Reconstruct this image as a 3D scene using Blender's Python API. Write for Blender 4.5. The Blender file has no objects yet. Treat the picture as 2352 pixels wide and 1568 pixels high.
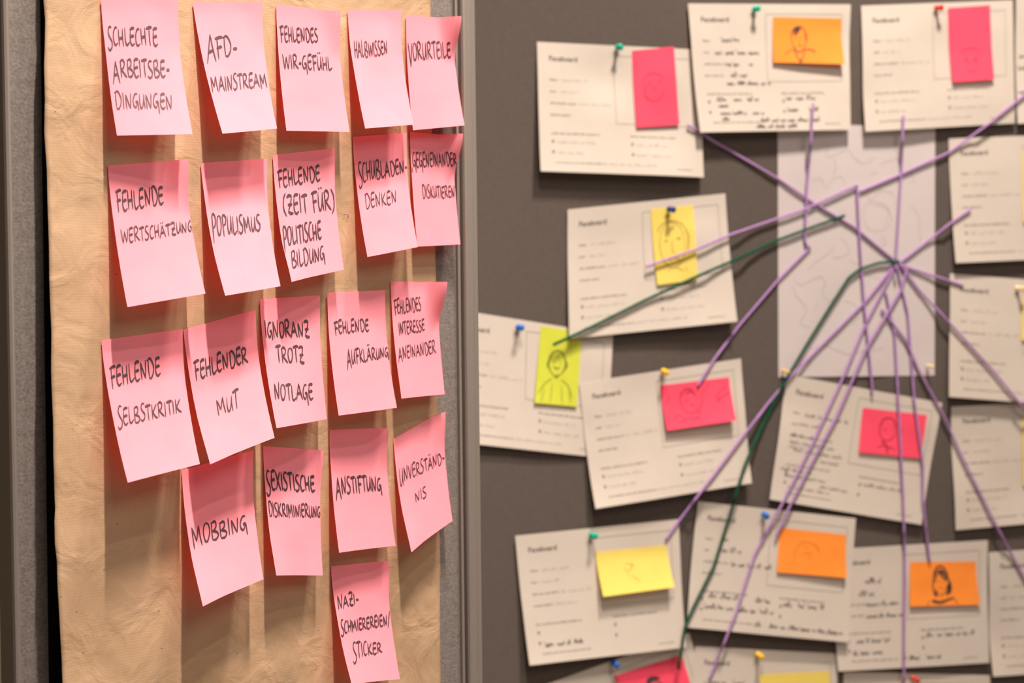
import bpy, math, random
import numpy as np
from mathutils import Vector, Matrix

# ------------------------------------------------------------------ camera, world, lights
SC = bpy.context.scene
COL = SC.collection
R = random.Random(7)
FPX = 50.0 / 36.0 * 2352.0
PIT, ROL = 0.023, 0.011
CAM = np.array([0.0, 0.0, 1.5])
F_ = np.array([0.0, math.cos(PIT), -math.sin(PIT)])
r0 = np.array([1.0, 0.0, 0.0]); u0 = np.array([0.0, math.sin(PIT), math.cos(PIT)])
R_ = math.cos(ROL) * r0 - math.sin(ROL) * u0
U_ = math.cos(ROL) * u0 + math.sin(ROL) * r0

cam_data = bpy.data.cameras.new('camera')
cam = bpy.data.objects.new('camera', cam_data)
COL.objects.link(cam)
cam.matrix_world = Matrix(((R_[0], U_[0], -F_[0], CAM[0]), (R_[1], U_[1], -F_[1], CAM[1]),
                           (R_[2], U_[2], -F_[2], CAM[2]), (0, 0, 0, 1)))
cam_data.lens = 50; cam_data.sensor_width = 36; cam_data.sensor_fit = 'HORIZONTAL'
cam_data.clip_start = 0.05; cam_data.clip_end = 50
cam_data.dof.use_dof = True
cam_data.dof.focus_distance = 1.375
cam_data.dof.aperture_fstop = 5.0
SC.camera = cam

world = bpy.data.worlds.new('world'); SC.world = world
world.use_nodes = True
world.node_tree.nodes['Background'].inputs[0].default_value = (1.0, 0.84, 0.73, 1)
world.node_tree.nodes['Background'].inputs[1].default_value = 0.29
SC.view_settings.view_transform = 'Standard'
SC.view_settings.look = 'None'
SC.view_settings.gamma = 1.0
SC.view_settings.use_curve_mapping = False
SC.view_settings.exposure = 0.0


def spot(name, loc, target, watts, radius, angle=70, col=(1.0, 0.83, 0.68)):
    d = bpy.data.lights.new(name, 'SPOT')
    d.energy = watts; d.shadow_soft_size = radius; d.color = col
    d.spot_size = math.radians(angle); d.spot_blend = 0.6
    o = bpy.data.objects.new(name, d); COL.objects.link(o)
    o.location = loc
    o.rotation_euler = (Vector(target) - Vector(loc)).to_track_quat('-Z', 'Y').to_euler()
    return o


def strip(name, loc, target, watts, sx, sy, spread, col=(1.0, 0.86, 0.735)):
    # a ceiling strip lamp, long side running away from the board it lights
    d = bpy.data.lights.new(name, 'AREA'); d.shape = 'RECTANGLE'
    d.size = sx; d.size_y = sy; d.spread = math.radians(spread); d.energy = watts; d.color = col
    o = bpy.data.objects.new(name, d); COL.objects.link(o)
    o.location = loc
    o.rotation_euler = (Vector(target) - Vector(loc)).to_track_quat('-Z', 'Y').to_euler()
    return o


strip('ceiling_strip', (0.29, 0.78, 3.62), (-0.34, 1.36, 1.12), 16.2, 0.05, 0.40, 62)
strip('ceiling_strip', (0.66, 1.42, 3.60), (0.70, 2.35, 1.35), 42, 0.05, 0.24, 120)
spot('ceiling_spot', (1.05, 0.85, 3.60), (-0.25, 1.45, 1.35), 62, 0.035, 44, (1.0, 0.87, 0.76))
d_ = bpy.data.lights.new('fill_light', 'AREA'); d_.shape = 'SQUARE'; d_.size = 1.5; d_.energy = 45; d_.color = (1.0, 0.85, 0.72)  # added soft fill, out of frame, for ambient light from the right
o_ = bpy.data.objects.new('fill_light', d_); COL.objects.link(o_); o_.location = (1.75, -0.55, 3.7)
o_.rotation_euler = (Vector((0.1, 1.7, 1.4)) - Vector(o_.location)).to_track_quat('-Z', 'Y').to_euler()


# ------------------------------------------------------------------ helpers
def tag(o, label=None, cat=None, group=None, kind=None):
    if label: o['label'] = label
    if cat: o['category'] = cat
    if group: o['group'] = group
    if kind: o['kind'] = kind
    return o


def empty(name, loc):
    o = bpy.data.objects.new(name, None); COL.objects.link(o)
    o.location = loc; o.empty_display_size = 0.02
    return o


def mesh_obj(name, verts, faces, mats, parent=None, smooth=True, fmat=None):
    """verts are world coordinates; with a parent Empty they are stored relative to it"""
    verts = np.asarray(verts, dtype=float).reshape(-1, 3)
    if parent is not None:
        verts = verts - np.array(root_loc(parent))
        org = None
    else:
        org = verts.mean(axis=0)
        verts = verts - org
    me = bpy.data.meshes.new(name)
    me.from_pydata([tuple(v) for v in verts], [], faces)
    if not isinstance(mats, (list, tuple)): mats = [mats]
    for m in mats: me.materials.append(m)
    if fmat:
        me.polygons.foreach_set('material_index', fmat)
    if smooth:
        me.polygons.foreach_set('use_smooth', [True] * len(me.polygons))
    me.update()
    o = bpy.data.objects.new(name, me); COL.objects.link(o)
    if parent is not None: o.parent = parent
    else: o.location = org
    return o


def root_loc(p):
    l = Vector(p.location)
    while p.parent is not None:
        p = p.parent; l = l + Vector(p.location)
    return l


def project(P):
    d = P - CAM
    z = d @ F_
    return np.stack([1176 + FPX * (d @ R_) / z, 784 - FPX * (d @ U_) / z], -1)


class Board:
    def __init__(s, th, k):
        s.u = np.array([math.cos(th), math.sin(th), 0.0])
        s.n = np.array([math.sin(th), -math.cos(th), 0.0])
        s.z = np.array([0.0, 0.0, 1.0])
        s.k = k

    def pt(s, u, z, w):
        u = np.asarray(u, float); z = np.asarray(z, float); w = np.asarray(w, float)
        return (u[..., None] * s.u + z[..., None] * s.z + (w - s.k)[..., None] * s.n)

    def hit(s, px, py, w):
        d = F_ + R_ * (px - 1176) / FPX - U_ * (py - 784) / FPX
        t = (-s.k + w - s.n @ CAM) / (s.n @ d)
        P = CAM + d * t
        return float(P @ s.u), float(P[2])


B1 = Board(math.radians(41.0), 1.218)
B2 = Board(math.radians(17.0), 2.128)
MM = 0.001


def noise2(x, y, seed=0):
    """cheap smooth value noise, numpy"""
    x = np.asarray(x, float) + seed * 17.31; y = np.asarray(y, float) + seed * 5.77
    xi = np.floor(x); yi = np.floor(y); fx = x - xi; fy = y - yi
    fx = fx * fx * (3 - 2 * fx); fy = fy * fy * (3 - 2 * fy)
    def h(a, b):
        v = np.sin(a * 127.1 + b * 311.7) * 43758.5453
        return (v - np.floor(v)) * 2 - 1
    return (h(xi, yi) * (1 - fx) + h(xi + 1, yi) * fx) * (1 - fy) + (h(xi, yi + 1) * (1 - fx) + h(xi + 1, yi + 1) * fx) * fy


class Sheet:
    """a sheet of paper: four corners (TL, TR, BR, BL) in board coordinates and a height function"""
    def __init__(s, board, uz, wf):
        s.b = board; s.uz = np.array(uz, float); s.wf = wf

    def uzw(s, a, t):
        a = np.asarray(a, float); t = np.asarray(t, float)
        c = s.uz
        q = ((1 - a) * (1 - t))[..., None] * c[0] + (a * (1 - t))[..., None] * c[1] + (a * t)[..., None] * c[2] + ((1 - a) * t)[..., None] * c[3]
        return q[..., 0], q[..., 1], s.wf(a, t, q[..., 0], q[..., 1])

    def P(s, a, t, off=0.0):
        u, z, w = s.uzw(a, t)
        if off == 0.0: return s.b.pt(u, z, w)
        e = 1e-3
        p = s.b.pt(u, z, w)
        u1, z1, w1 = s.uzw(np.asarray(a) + e, t); u2, z2, w2 = s.uzw(a, np.asarray(t) + e)
        n = np.cross(s.b.pt(u2, z2, w2) - p, s.b.pt(u1, z1, w1) - p)
        n /= np.linalg.norm(n, axis=-1)[..., None]
        sg = np.sign(n @ s.b.n)
        return p + n * sg[..., None] * off

    def inv(s, px, py):
        px = np.asarray(px, float); py = np.asarray(py, float)
        a = np.full(px.shape, 0.5); t = np.full(px.shape, 0.5)
        for _ in range(14):
            q = project(s.P(a, t)); e = 1e-4
            qa = (project(s.P(a + e, t)) - q) / e; qt = (project(s.P(a, t + e)) - q) / e
            dx = px - q[..., 0]; dy = py - q[..., 1]
            det = qa[..., 0] * qt[..., 1] - qa[..., 1] * qt[..., 0]
            da = (dx * qt[..., 1] - dy * qt[..., 0]) / det; dt = (qa[..., 0] * dy - qa[..., 1] * dx) / det
            a = np.clip(a + np.clip(da, -.4, .4), -.15, 1.15); t = np.clip(t + np.clip(dt, -.4, .4), -.15, 1.15)
        return a, t

    def size(s):
        m = [s.P(np.array(x), np.array(y)) for x, y in ((0, 0), (1, 0), (0, 1))]
        return np.linalg.norm(m[1] - m[0]), np.linalg.norm(m[2] - m[0])

    def build(s, name, nu, nv, mat, parent=None):
        A, T = np.meshgrid(np.linspace(0, 1, nu + 1), np.linspace(0, 1, nv + 1))
        V = s.P(A.ravel(), T.ravel())
        f = []
        for j in range(nv):
            for i in range(nu):
                q = j * (nu + 1) + i
                f.append((q, q + nu + 1, q + nu + 2, q + 1))
        o = mesh_obj(name, V, f, mat, parent)
        uv = o.data.uv_layers.new(name='uv')
        AT = np.stack([A.ravel(), 1 - T.ravel()], -1)
        idx = np.zeros(len(o.data.loops), dtype=int); o.data.loops.foreach_get('vertex_index', idx)
        uv.data.foreach_set('uv', AT[idx].ravel())
        return o


# ------------------------------------------------------------------ materials
def newmat(name):
    m = bpy.data.materials.new(name); m.use_nodes = True
    nt = m.node_tree
    for n in list(nt.nodes): nt.nodes.remove(n)
    out = nt.nodes.new('ShaderNodeOutputMaterial')
    return m, nt, out


def node(nt, typ, **kw):
    n = nt.nodes.new(typ)
    for k, v in kw.items(): setattr(n, k, v)
    return n


def mat_simple(name, col, rough=0.7, spec=0.3, metal=0.0, nscale=300, namp=0.12, bump=0.1, bscale=None, coord='Object', stretch=None):
    m, nt, out = newmat(name)
    b = node(nt, 'ShaderNodeBsdfPrincipled')
    b.inputs['Roughness'].default_value = rough; b.inputs['Metallic'].default_value = metal
    b.inputs['Specular IOR Level'].default_value = spec
    tc = node(nt, 'ShaderNodeTexCoord')
    src = tc.outputs[coord]
    if stretch:
        mp = node(nt, 'ShaderNodeMapping'); mp.inputs['Scale'].default_value = stretch
        nt.links.new(src, mp.inputs['Vector']); src = mp.outputs[0]
    nz = node(nt, 'ShaderNodeTexNoise'); nz.inputs['Scale'].default_value = nscale; nz.inputs['Detail'].default_value = 5
    nt.links.new(src, nz.inputs['Vector'])
    mr = node(nt, 'ShaderNodeMapRange')
    mr.inputs['From Min'].default_value = 0.3; mr.inputs['From Max'].default_value = 0.7
    mr.inputs['To Min'].default_value = 1 - namp; mr.inputs['To Max'].default_value = 1 + namp
    nt.links.new(nz.outputs['Fac'], mr.inputs[0])
    mx = node(nt, 'ShaderNodeVectorMath', operation='SCALE')
    mx.inputs[0].default_value = col[:3]
    nt.links.new(mr.outputs[0], mx.inputs['Scale'])
    nt.links.new(mx.outputs[0], b.inputs['Base Color'])
    bp = node(nt, 'ShaderNodeBump'); bp.inputs['Strength'].default_value = bump; bp.inputs['Distance'].default_value = 0.001
    nt.links.new(nz.outputs['Fac'], bp.inputs['Height']); nt.links.new(bp.outputs[0], b.inputs['Normal'])
    nt.links.new(b.outputs[0], out.inputs[0])
    return m


def mat_paper(name, col, trans, tcol, rough=0.75, nscale=60, namp=0.04, bump=0.15, fine=900):
    """thin paper: diffuse face plus light let through"""
    m, nt, out = newmat(name)
    tc = node(nt, 'ShaderNodeTexCoord')
    nz = node(nt, 'ShaderNodeTexNoise'); nz.inputs['Scale'].default_value = nscale; nz.inputs['Detail'].default_value = 4
    nf = node(nt, 'ShaderNodeTexNoise'); nf.inputs['Scale'].default_value = fine; nf.inputs['Detail'].default_value = 3
    nt.links.new(tc.outputs['Object'], nz.inputs['Vector']); nt.links.new(tc.outputs['Object'], nf.inputs['Vector'])
    mr = node(nt, 'ShaderNodeMapRange')
    mr.inputs['From Min'].default_value = 0.3; mr.inputs['From Max'].default_value = 0.7
    mr.inputs['To Min'].default_value = 1 - namp; mr.inputs['To Max'].default_value = 1 + namp
    nt.links.new(nz.outputs['Fac'], mr.inputs[0])
    mx = node(nt, 'ShaderNodeVectorMath', operation='SCALE'); mx.inputs[0].default_value = col
    nt.links.new(mr.outputs[0], mx.inputs['Scale'])
    ad = node(nt, 'ShaderNodeMath', operation='ADD')
    sc = node(nt, 'ShaderNodeMath', operation='MULTIPLY'); sc.inputs[1].default_value = 0.25
    nt.links.new(nf.outputs['Fac'], sc.inputs[0]); nt.links.new(nz.outputs['Fac'], ad.inputs[0]); nt.links.new(sc.outputs[0], ad.inputs[1])
    bp = node(nt, 'ShaderNodeBump'); bp.inputs['Strength'].default_value = bump; bp.inputs['Distance'].default_value = 0.002
    nt.links.new(ad.outputs[0], bp.inputs['Height'])
    d = node(nt, 'ShaderNodeBsdfPrincipled'); d.inputs['Roughness'].default_value = rough
    d.inputs['Specular IOR Level'].default_value = 0.15
    nt.links.new(mx.outputs[0], d.inputs['Base Color']); nt.links.new(bp.outputs[0], d.inputs['Normal'])
    t = node(nt, 'ShaderNodeBsdfTranslucent'); t.inputs['Color'].default_value = (*tcol, 1)
    mix = node(nt, 'ShaderNodeMixShader'); mix.inputs[0].default_value = trans
    nt.links.new(d.outputs[0], mix.inputs[1]); nt.links.new(t.outputs[0], mix.inputs[2])
    nt.links.new(mix.outputs[0], out.inputs[0])
    return m


def mat_kraft():
    m, nt, out = newmat('kraft_paper')
    tc = node(nt, 'ShaderNodeTexCoord')
    b = node(nt, 'ShaderNodeBsdfPrincipled'); b.inputs['Roughness'].default_value = 0.62
    b.inputs['Specular IOR Level'].default_value = 0.3
    nz = node(nt, 'ShaderNodeTexNoise'); nz.inputs['Scale'].default_value = 14; nz.inputs['Detail'].default_value = 6
    nt.links.new(tc.outputs['Object'], nz.inputs['Vector'])
    cr = node(nt, 'ShaderNodeValToRGB')
    cr.color_ramp.elements[0].position = 0.3; cr.color_ramp.elements[0].color = (0.345, 0.225, 0.132, 1)
    cr.color_ramp.elements[1].position = 0.7; cr.color_ramp.elements[1].color = (0.415, 0.280, 0.175, 1)
    nt.links.new(nz.outputs['Fac'], cr.inputs[0])
    # fine ribs across the sheet, as machine-glazed kraft has
    sp = node(nt, 'ShaderNodeSeparateXYZ'); nt.links.new(tc.outputs['UV'], sp.inputs[0])
    wob = node(nt, 'ShaderNodeTexNoise'); wob.inputs['Scale'].default_value = 9
    nt.links.new(tc.outputs['UV'], wob.inputs['Vector'])
    m1 = node(nt, 'ShaderNodeMath', operation='MULTIPLY'); m1.inputs[1].default_value = 330 * 2 * math.pi
    nt.links.new(sp.outputs['Y'], m1.inputs[0])
    m2 = node(nt, 'ShaderNodeMath', operation='MULTIPLY_ADD'); m2.inputs[1].default_value = 9.0
    nt.links.new(wob.outputs['Fac'], m2.inputs[0]); nt.links.new(m1.outputs[0], m2.inputs[2])
    sn = node(nt, 'ShaderNodeMath', operation='SINE'); nt.links.new(m2.outputs[0], sn.inputs[0])
    rb = node(nt, 'ShaderNodeMath', operation='MULTIPLY_ADD'); rb.inputs[1].default_value = 0.010; rb.inputs[2].default_value = 1.0
    nt.links.new(sn.outputs[0], rb.inputs[0])
    fn = node(nt, 'ShaderNodeTexNoise'); fn.inputs['Scale'].default_value = 700; fn.inputs['Detail'].default_value = 3
    nt.links.new(tc.outputs['Object'], fn.inputs['Vector'])
    # specks
    vo = node(nt, 'ShaderNodeTexVoronoi'); vo.inputs['Scale'].default_value = 45
    nt.links.new(tc.outputs['Object'], vo.inputs['Vector'])
    spk = node(nt, 'ShaderNodeMapRange'); spk.inputs['From Min'].default_value = 0.02; spk.inputs['From Max'].default_value = 0.05
    spk.inputs['To Min'].default_value = 0.45; spk.inputs['To Max'].default_value = 1.0
    nt.links.new(vo.outputs['Distance'], spk.inputs[0])
    mu = node(nt, 'ShaderNodeMath', operation='MULTIPLY'); nt.links.new(rb.outputs[0], mu.inputs[0]); nt.links.new(spk.outputs[0], mu.inputs[1])
    sc = node(nt, 'ShaderNodeVectorMath', operation='SCALE'); nt.links.new(cr.outputs[0], sc.inputs[0]); nt.links.new(mu.outputs[0], sc.inputs['Scale'])
    nt.links.new(sc.outputs[0], b.inputs['Base Color'])
    # creases
    mu2 = node(nt, 'ShaderNodeTexNoise'); mu2.inputs['Scale'].default_value = 22; mu2.inputs['Detail'].default_value = 3
    mu2.inputs['Distortion'].default_value = 1.2
    nt.links.new(tc.outputs['Object'], mu2.inputs['Vector'])
    h1 = node(nt, 'ShaderNodeMath', operation='MULTIPLY_ADD'); h1.inputs[1].default_value = 0.0045
    nt.links.new(sn.outputs[0], h1.inputs[0]); nt.links.new(mu2.outputs['Fac'], h1.inputs[2])
    h2 = node(nt, 'ShaderNodeMath', operation='MULTIPLY_ADD'); h2.inputs[1].default_value = 0.05
    nt.links.new(fn.outputs['Fac'], h2.inputs[0]); nt.links.new(h1.outputs[0], h2.inputs[2])
    bp = node(nt, 'ShaderNodeBump'); bp.inputs['Strength'].default_value = 0.55; bp.inputs['Distance'].default_value = 0.004
    nt.links.new(h2.outputs[0], bp.inputs['Height']); nt.links.new(bp.outputs[0], b.inputs['Normal'])
    nt.links.new(b.outputs[0], out.inputs[0])
    return m


def mat_felt(name, c1, c2, rough=0.95):
    m, nt, out = newmat(name)
    tc = node(nt, 'ShaderNodeTexCoord')
    b = node(nt, 'ShaderNodeBsdfPrincipled'); b.inputs['Roughness'].default_value = rough
    b.inputs['Specular IOR Level'].default_value = 0.1
    b.inputs['Sheen Weight'].default_value = 0.15
    n1 = node(nt, 'ShaderNodeTexNoise'); n1.inputs['Scale'].default_value = 420; n1.inputs['Detail'].default_value = 6
    n2 = node(nt, 'ShaderNodeTexNoise'); n2.inputs['Scale'].default_value = 140; n2.inputs['Detail'].default_value = 4
    for n in (n1, n2): nt.links.new(tc.outputs['Object'], n.inputs['Vector'])
    mx = node(nt, 'ShaderNodeMix'); mx.data_type = 'FLOAT'; mx.inputs[0].default_value = 0.35
    nt.links.new(n1.outputs['Fac'], mx.inputs[2]); nt.links.new(n2.outputs['Fac'], mx.inputs[3])
    cr = node(nt, 'ShaderNodeValToRGB')
    cr.color_ramp.elements[0].position = 0.36; cr.color_ramp.elements[0].color = (*c1, 1)
    cr.color_ramp.elements[1].position = 0.64; cr.color_ramp.elements[1].color = (*c2, 1)
    nt.links.new(mx.outputs[0], cr.inputs[0]); nt.links.new(cr.outputs[0], b.inputs['Base Color'])
    bp = node(nt, 'ShaderNodeBump'); bp.inputs['Strength'].default_value = 0.4; bp.inputs['Distance'].default_value = 0.001
    nt.links.new(n1.outputs['Fac'], bp.inputs['Height']); nt.links.new(bp.outputs[0], b.inputs['Normal'])
    nt.links.new(b.outputs[0], out.inputs[0])
    return m


M = {}
M['kraft'] = mat_kraft()
M['pink'] = mat_paper('pink_note_paper', (0.97, 0.335, 0.42), 0.31, (1.0, 0.035, 0.02), nscale=40, namp=0.03, bump=0.10)
M['hotpink'] = mat_paper('hot_pink_note_paper', (0.95, 0.085, 0.16), 0.15, (0.9, 0.08, 0.10), nscale=30, bump=0.2)
M['orange'] = mat_paper('orange_note_paper', (0.98, 0.30, 0.045), 0.15, (0.95, 0.2, 0.02), nscale=30, bump=0.2)
M['yellow'] = mat_paper('yellow_note_paper', (0.80, 0.645, 0.15), 0.15, (0.9, 0.6, 0.1), nscale=30, bump=0.2)
M['lime'] = mat_paper('lime_note_paper', (0.62, 0.66, 0.065), 0.15, (0.6, 0.7, 0.05), nscale=30, bump=0.2)
M['white'] = mat_paper('white_sheet_paper', (0.61, 0.548, 0.49), 0.10, (0.8, 0.7, 0.6), nscale=18, namp=0.02, bump=0.28)
M['map'] = mat_paper('map_sheet_paper', (0.59, 0.535, 0.54), 0.10, (0.8, 0.7, 0.7), nscale=14, namp=0.02, bump=0.28)
M['ink'] = mat_simple('black_marker_ink', (0.066, 0.032, 0.040), rough=0.5, spec=0.3, nscale=400, namp=0.35, bump=0.02)
M['pen'] = mat_simple('dark_pen_ink', (0.035, 0.028, 0.028), rough=0.6, nscale=300, namp=0.3, bump=0.02)
M['print'] = mat_simple('grey_printed_ink', (0.16, 0.14, 0.13), rough=0.7, nscale=300, namp=0.2, bump=0.02)
M['title'] = mat_simple('black_printed_ink', (0.045, 0.038, 0.035), rough=0.7, nscale=300, namp=0.2, bump=0.02)
M['pencil'] = mat_simple('faint_pencil', (0.40, 0.365, 0.345), rough=0.7, nscale=300, namp=0.25, bump=0.02)
M['hotink'] = mat_simple('pen_on_hot_pink', (0.42, 0.02, 0.06), rough=0.7, nscale=300, namp=0.25, bump=0.02)
M['yelink'] = mat_simple('pencil_on_yellow', (0.40, 0.28, 0.06), rough=0.7, nscale=300, namp=0.25, bump=0.02)
M['orink'] = mat_simple('pencil_on_orange', (0.50, 0.15, 0.03), rough=0.7, nscale=300, namp=0.25, bump=0.02)
M['limink'] = mat_simple('pen_on_lime', (0.16, 0.18, 0.03), rough=0.7, nscale=300, namp=0.25, bump=0.02)
M['felt_l'] = mat_felt('grey_felt', (0.112, 0.096, 0.090), (0.185, 0.160, 0.149))
M['felt_d'] = mat_felt('charcoal_felt', (0.085, 0.068, 0.060), (0.104, 0.084, 0.075))
M['alu'] = mat_simple('brushed_aluminium', (0.235, 0.205, 0.185), rough=0.45, metal=0.35, nscale=200, namp=0.05, bump=0.04, stretch=(60, 60, 1))
M['aludark'] = mat_simple('dull_aluminium', (0.25, 0.225, 0.20), rough=0.5, metal=0.3, nscale=200, namp=0.05, bump=0.04)
M['black'] = mat_simple('gap_shadow_black', (0.006, 0.005, 0.005), rough=0.9, spec=0.05, nscale=300, namp=0.2, bump=0.2)  # near-black colour stands in for shade under the paper's left edge
M['yarn_purple'] = mat_simple('purple_wool', (0.42, 0.235, 0.52), rough=0.9, spec=0.1, nscale=900, namp=0.3, bump=0.8)
M['yarn_green'] = mat_simple('dark_green_wool', (0.006, 0.078, 0.042), rough=0.9, spec=0.1, nscale=900, namp=0.3, bump=0.8)
for nm, c in (('green', (0.0, 0.40, 0.25)), ('forest', (0.008, 0.075, 0.045)), ('blue', (0.01, 0.13, 0.52)), ('navy', (0.012, 0.045, 0.22)), ('red', (0.62, 0.03, 0.015)),
              ('yellow', (0.85, 0.52, 0.03)), ('cream', (0.85, 0.68, 0.35))):
    M['pin_' + nm] = mat_simple(nm + '_plastic', c, rough=0.3, spec=0.5, nscale=60, namp=0.05, bump=0.02)
M['steel'] = mat_simple('steel_needle', (0.6, 0.6, 0.6), rough=0.25, metal=1.0, nscale=60, namp=0.05, bump=0.02)
M['wall'] = mat_simple('warm_painted_wall', (0.42, 0.36, 0.27), rough=0.9, spec=0.1, nscale=80, namp=0.04, bump=0.2)
M['floor'] = mat_simple('floor_linoleum', (0.30, 0.25, 0.20), rough=0.5, spec=0.3, nscale=30, namp=0.1, bump=0.1)
M['ceil'] = mat_simple('ceiling_paint', (0.62, 0.58, 0.52), rough=0.9, spec=0.1, nscale=50, namp=0.03, bump=0.1)


# ------------------------------------------------------------------ the room
def box(name, x0, x1, y0, y1, z0, z1, mat, parent=None):
    v = [(x, y, z) for z in (z0, z1) for y in (y0, y1) for x in (x0, x1)]
    f = [(0, 2, 3, 1), (4, 5, 7, 6), (0, 1, 5, 4), (2, 6, 7, 3), (0, 4, 6, 2), (1, 3, 7, 5)]
    return mesh_obj(name, v, f, mat, parent, smooth=False)


tag(box('floor', -3.2, 3.6, -1.6, 3.9, -0.1, 0.0, M['floor']), kind='structure')
tag(box('wall_back', -3.2, 3.6, 3.9, 4.0, -0.1, 4.2, M['wall']), kind='structure')
tag(box('wall_left', -3.3, -3.2, -1.6, 4.0, -0.1, 4.2, M['wall']), kind='structure')
tag(box('ceiling', -3.2, 3.6, -1.6, 3.9, 4.1, 4.2, M['ceil']), kind='structure')


# ------------------------------------------------------------------ left board: felt, rails, gap shadow strip, feet
def extrude(name, board, prof, z0, z1, mat, parent, smooth=False):
    """profile [(u, w)...] closed, extruded vertically"""
    n = len(prof)
    V = []
    for z in (z0, z1):
        for (u, w) in prof:
            V.append(board.pt(np.array(u), np.array(z), np.array(w)))
    f = [(i, (i + 1) % n, n + (i + 1) % n, n + i) for i in range(n)]
    f.append(tuple(range(n))[::-1]); f.append(tuple(range(n, 2 * n)))
    return mesh_obj(name, V, f, mat, parent, smooth=smooth)


uR, _ = B1.hit(1047, 300, 0.003)
uL, _ = B1.hit(31, 700, 0.002)
uGap, _ = B1.hit(99, 700, 0.0)
ZT, ZB = 2.02, 0.42
c = B1.pt(np.array((uL + uR) / 2), np.array(0.0), np.array(-0.015))
board1 = tag(empty('pin_board', tuple(c)),
             'grey felt pin board in an aluminium frame, covered with brown paper and pink notes', 'pin board')
extrude('felt_panel', B1, [(uL, -0.018), (uL, 0.0), (uR, 0.0), (uR, -0.018)], ZB, ZT, M['felt_l'], board1)
pr = [(0, 0), (0, 4), (1.2, 4.6), (2.6, 4.6), (3.6, 4), (3.6, 1.5), (5.2, 1.5), (5.2, 7.5), (6.4, 9.5), (8.5, 10.2), (15.5, 10.2), (16.2, 9.6),
      (17.0, 9.6), (17.8, 10.2), (21.5, 9.8), (24.5, 8.2), (26, 5), (26, -24), (0, -24)]
o = extrude('frame_rail', B1, [(uR + a * MM, b * MM) for a, b in pr], 0.02, ZT + 0.02, M['alu'], board1)
pl = [(0, 0), (0, 4), (-1, 5.5), (-3, 6), (-5, 5), (-6.2, 2.5), (-6.2, -26), (0, -26)]
o = extrude('frame_rail', B1, [(uL + a * MM, b * MM) for a, b in pl][::-1], 0.02, ZT + 0.02, M['alu'], board1)
extrude('frame_rail', B1, [(uL, -0.024), (uL, 0.006), (uR, 0.006), (uR, -0.024)], ZT, ZT + 0.02, M['alu'], board1)
extrude('frame_rail', B1, [(uL, -0.024), (uL, 0.006), (uR, 0.006), (uR, -0.024)], ZB - 0.02, ZB, M['alu'], board1)
for uu in (uL - 0.003, uR + 0.013):
    extrude('foot', B1, [(uu - 0.02, -0.25), (uu - 0.02, 0.25), (uu + 0.02, 0.25), (uu + 0.02, -0.25)], 0.0, 0.025, M['aludark'], board1)
ZTK = B1.hit(100, 0, 0.01)[1] + 0.10; ZBK = B1.hit(100, 1568, 0.03)[1] - 0.12
# black strip that paints in the shadow gap at the brown paper's left edge
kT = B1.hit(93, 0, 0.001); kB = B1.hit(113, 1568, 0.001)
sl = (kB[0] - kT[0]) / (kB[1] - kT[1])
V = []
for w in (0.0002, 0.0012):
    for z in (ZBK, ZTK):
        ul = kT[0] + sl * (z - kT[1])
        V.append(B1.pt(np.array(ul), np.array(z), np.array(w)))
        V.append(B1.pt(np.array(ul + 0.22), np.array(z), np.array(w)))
o = mesh_obj('gap_shadow_strip', V, [(4, 5, 7, 6), (0, 2, 3, 1), (0, 4, 6, 2), (0, 1, 5, 4), (2, 6, 7, 3), (1, 3, 7, 5)], M['black'], board1, smooth=False)
tag(o, 'matt black strip standing in for the shadow gap')

# ------------------------------------------------------------------ brown paper
EL = [(-260, 99), (0, 101), (45, 105), (100, 103), (150, 101), (230, 103), (300, 103), (390, 108), (470, 110), (560, 113), (640, 114), (760, 118), (850, 117),
      (960, 121), (1050, 122), (1168, 127), (1195, 125), (1250, 126), (1290, 131), (1340, 132), (1400, 136), (1470, 140), (1520, 144), (1568, 145), (1800, 160)]
ER = [(-260, 985), (0, 989), (300, 993), (600, 1001), (760, 1003), (950, 1006), (1200, 1009), (1310, 1012), (1450, 1010), (1568, 1013), (1800, 1016)]


def gl(z):   # how far the left edge of the brown paper stands off the felt
    return np.clip(0.0105 + (1.83 - z) * 0.033, 0.006, 0.045)


zs = np.linspace(2.0, 0.95, 90)
def edge(tab, wfun):
    pts = []
    for y, x in tab:
        z = 1.5
        for _ in range(4):
            u, z = B1.hit(x, y, wfun(z))
        pts.append((z, u))
    pts.sort()
    zz, uu = np.array(pts).T
    return lambda z: np.interp(z, zz, uu)


eL = edge(EL, lambda z: float(gl(np.array(z))))
eR = edge(ER, lambda z: 0.003)


def kraft_w(u, z):
    a = (u - eL(z)) / (eR(z) - eL(z))
    return gl(z) * (1 - a) + 0.003 * a


zT = B1.hit(100, 0, 0.01)[1] + 0.12; zB = B1.hit(100, 1568, 0.03)[1] - 0.14
nu, nv = 110, 230
A, Z = np.meshgrid(np.linspace(0, 1, nu + 1), np.linspace(zT, zB, nv + 1))
Uk = eL(Z) + (eR(Z) - eL(Z)) * A
cr = noise2(Uk * 38, Z * 30, 3) * 0.45 + noise2(Uk * 90 + Z * 40, Z * 60, 5) * 0.20 + noise2(Uk * 16 - Z * 9, Z * 12, 8) * 0.6
fold = -np.abs(noise2(Uk * 22 + Z * 15, Z * 14 - Uk * 9, 11)) * 0.5
lowmask = 0.45 + 0.9 * np.clip((1.45 - Z) / 0.3, 0, 1)
Wk = kraft_w(Uk, Z) + (cr * lowmask + fold) * 0.0009
Wk += (1 - A) ** 6 * noise2(Z * 28, Z * 0, 2) * 0.0016
V = B1.pt(Uk.ravel(), Z.ravel(), Wk.ravel())
fc = [(j * (nu + 1) + i, (j + 1) * (nu + 1) + i, (j + 1) * (nu + 1) + i + 1, j * (nu + 1) + i + 1) for j in range(nv) for i in range(nu)]
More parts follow.
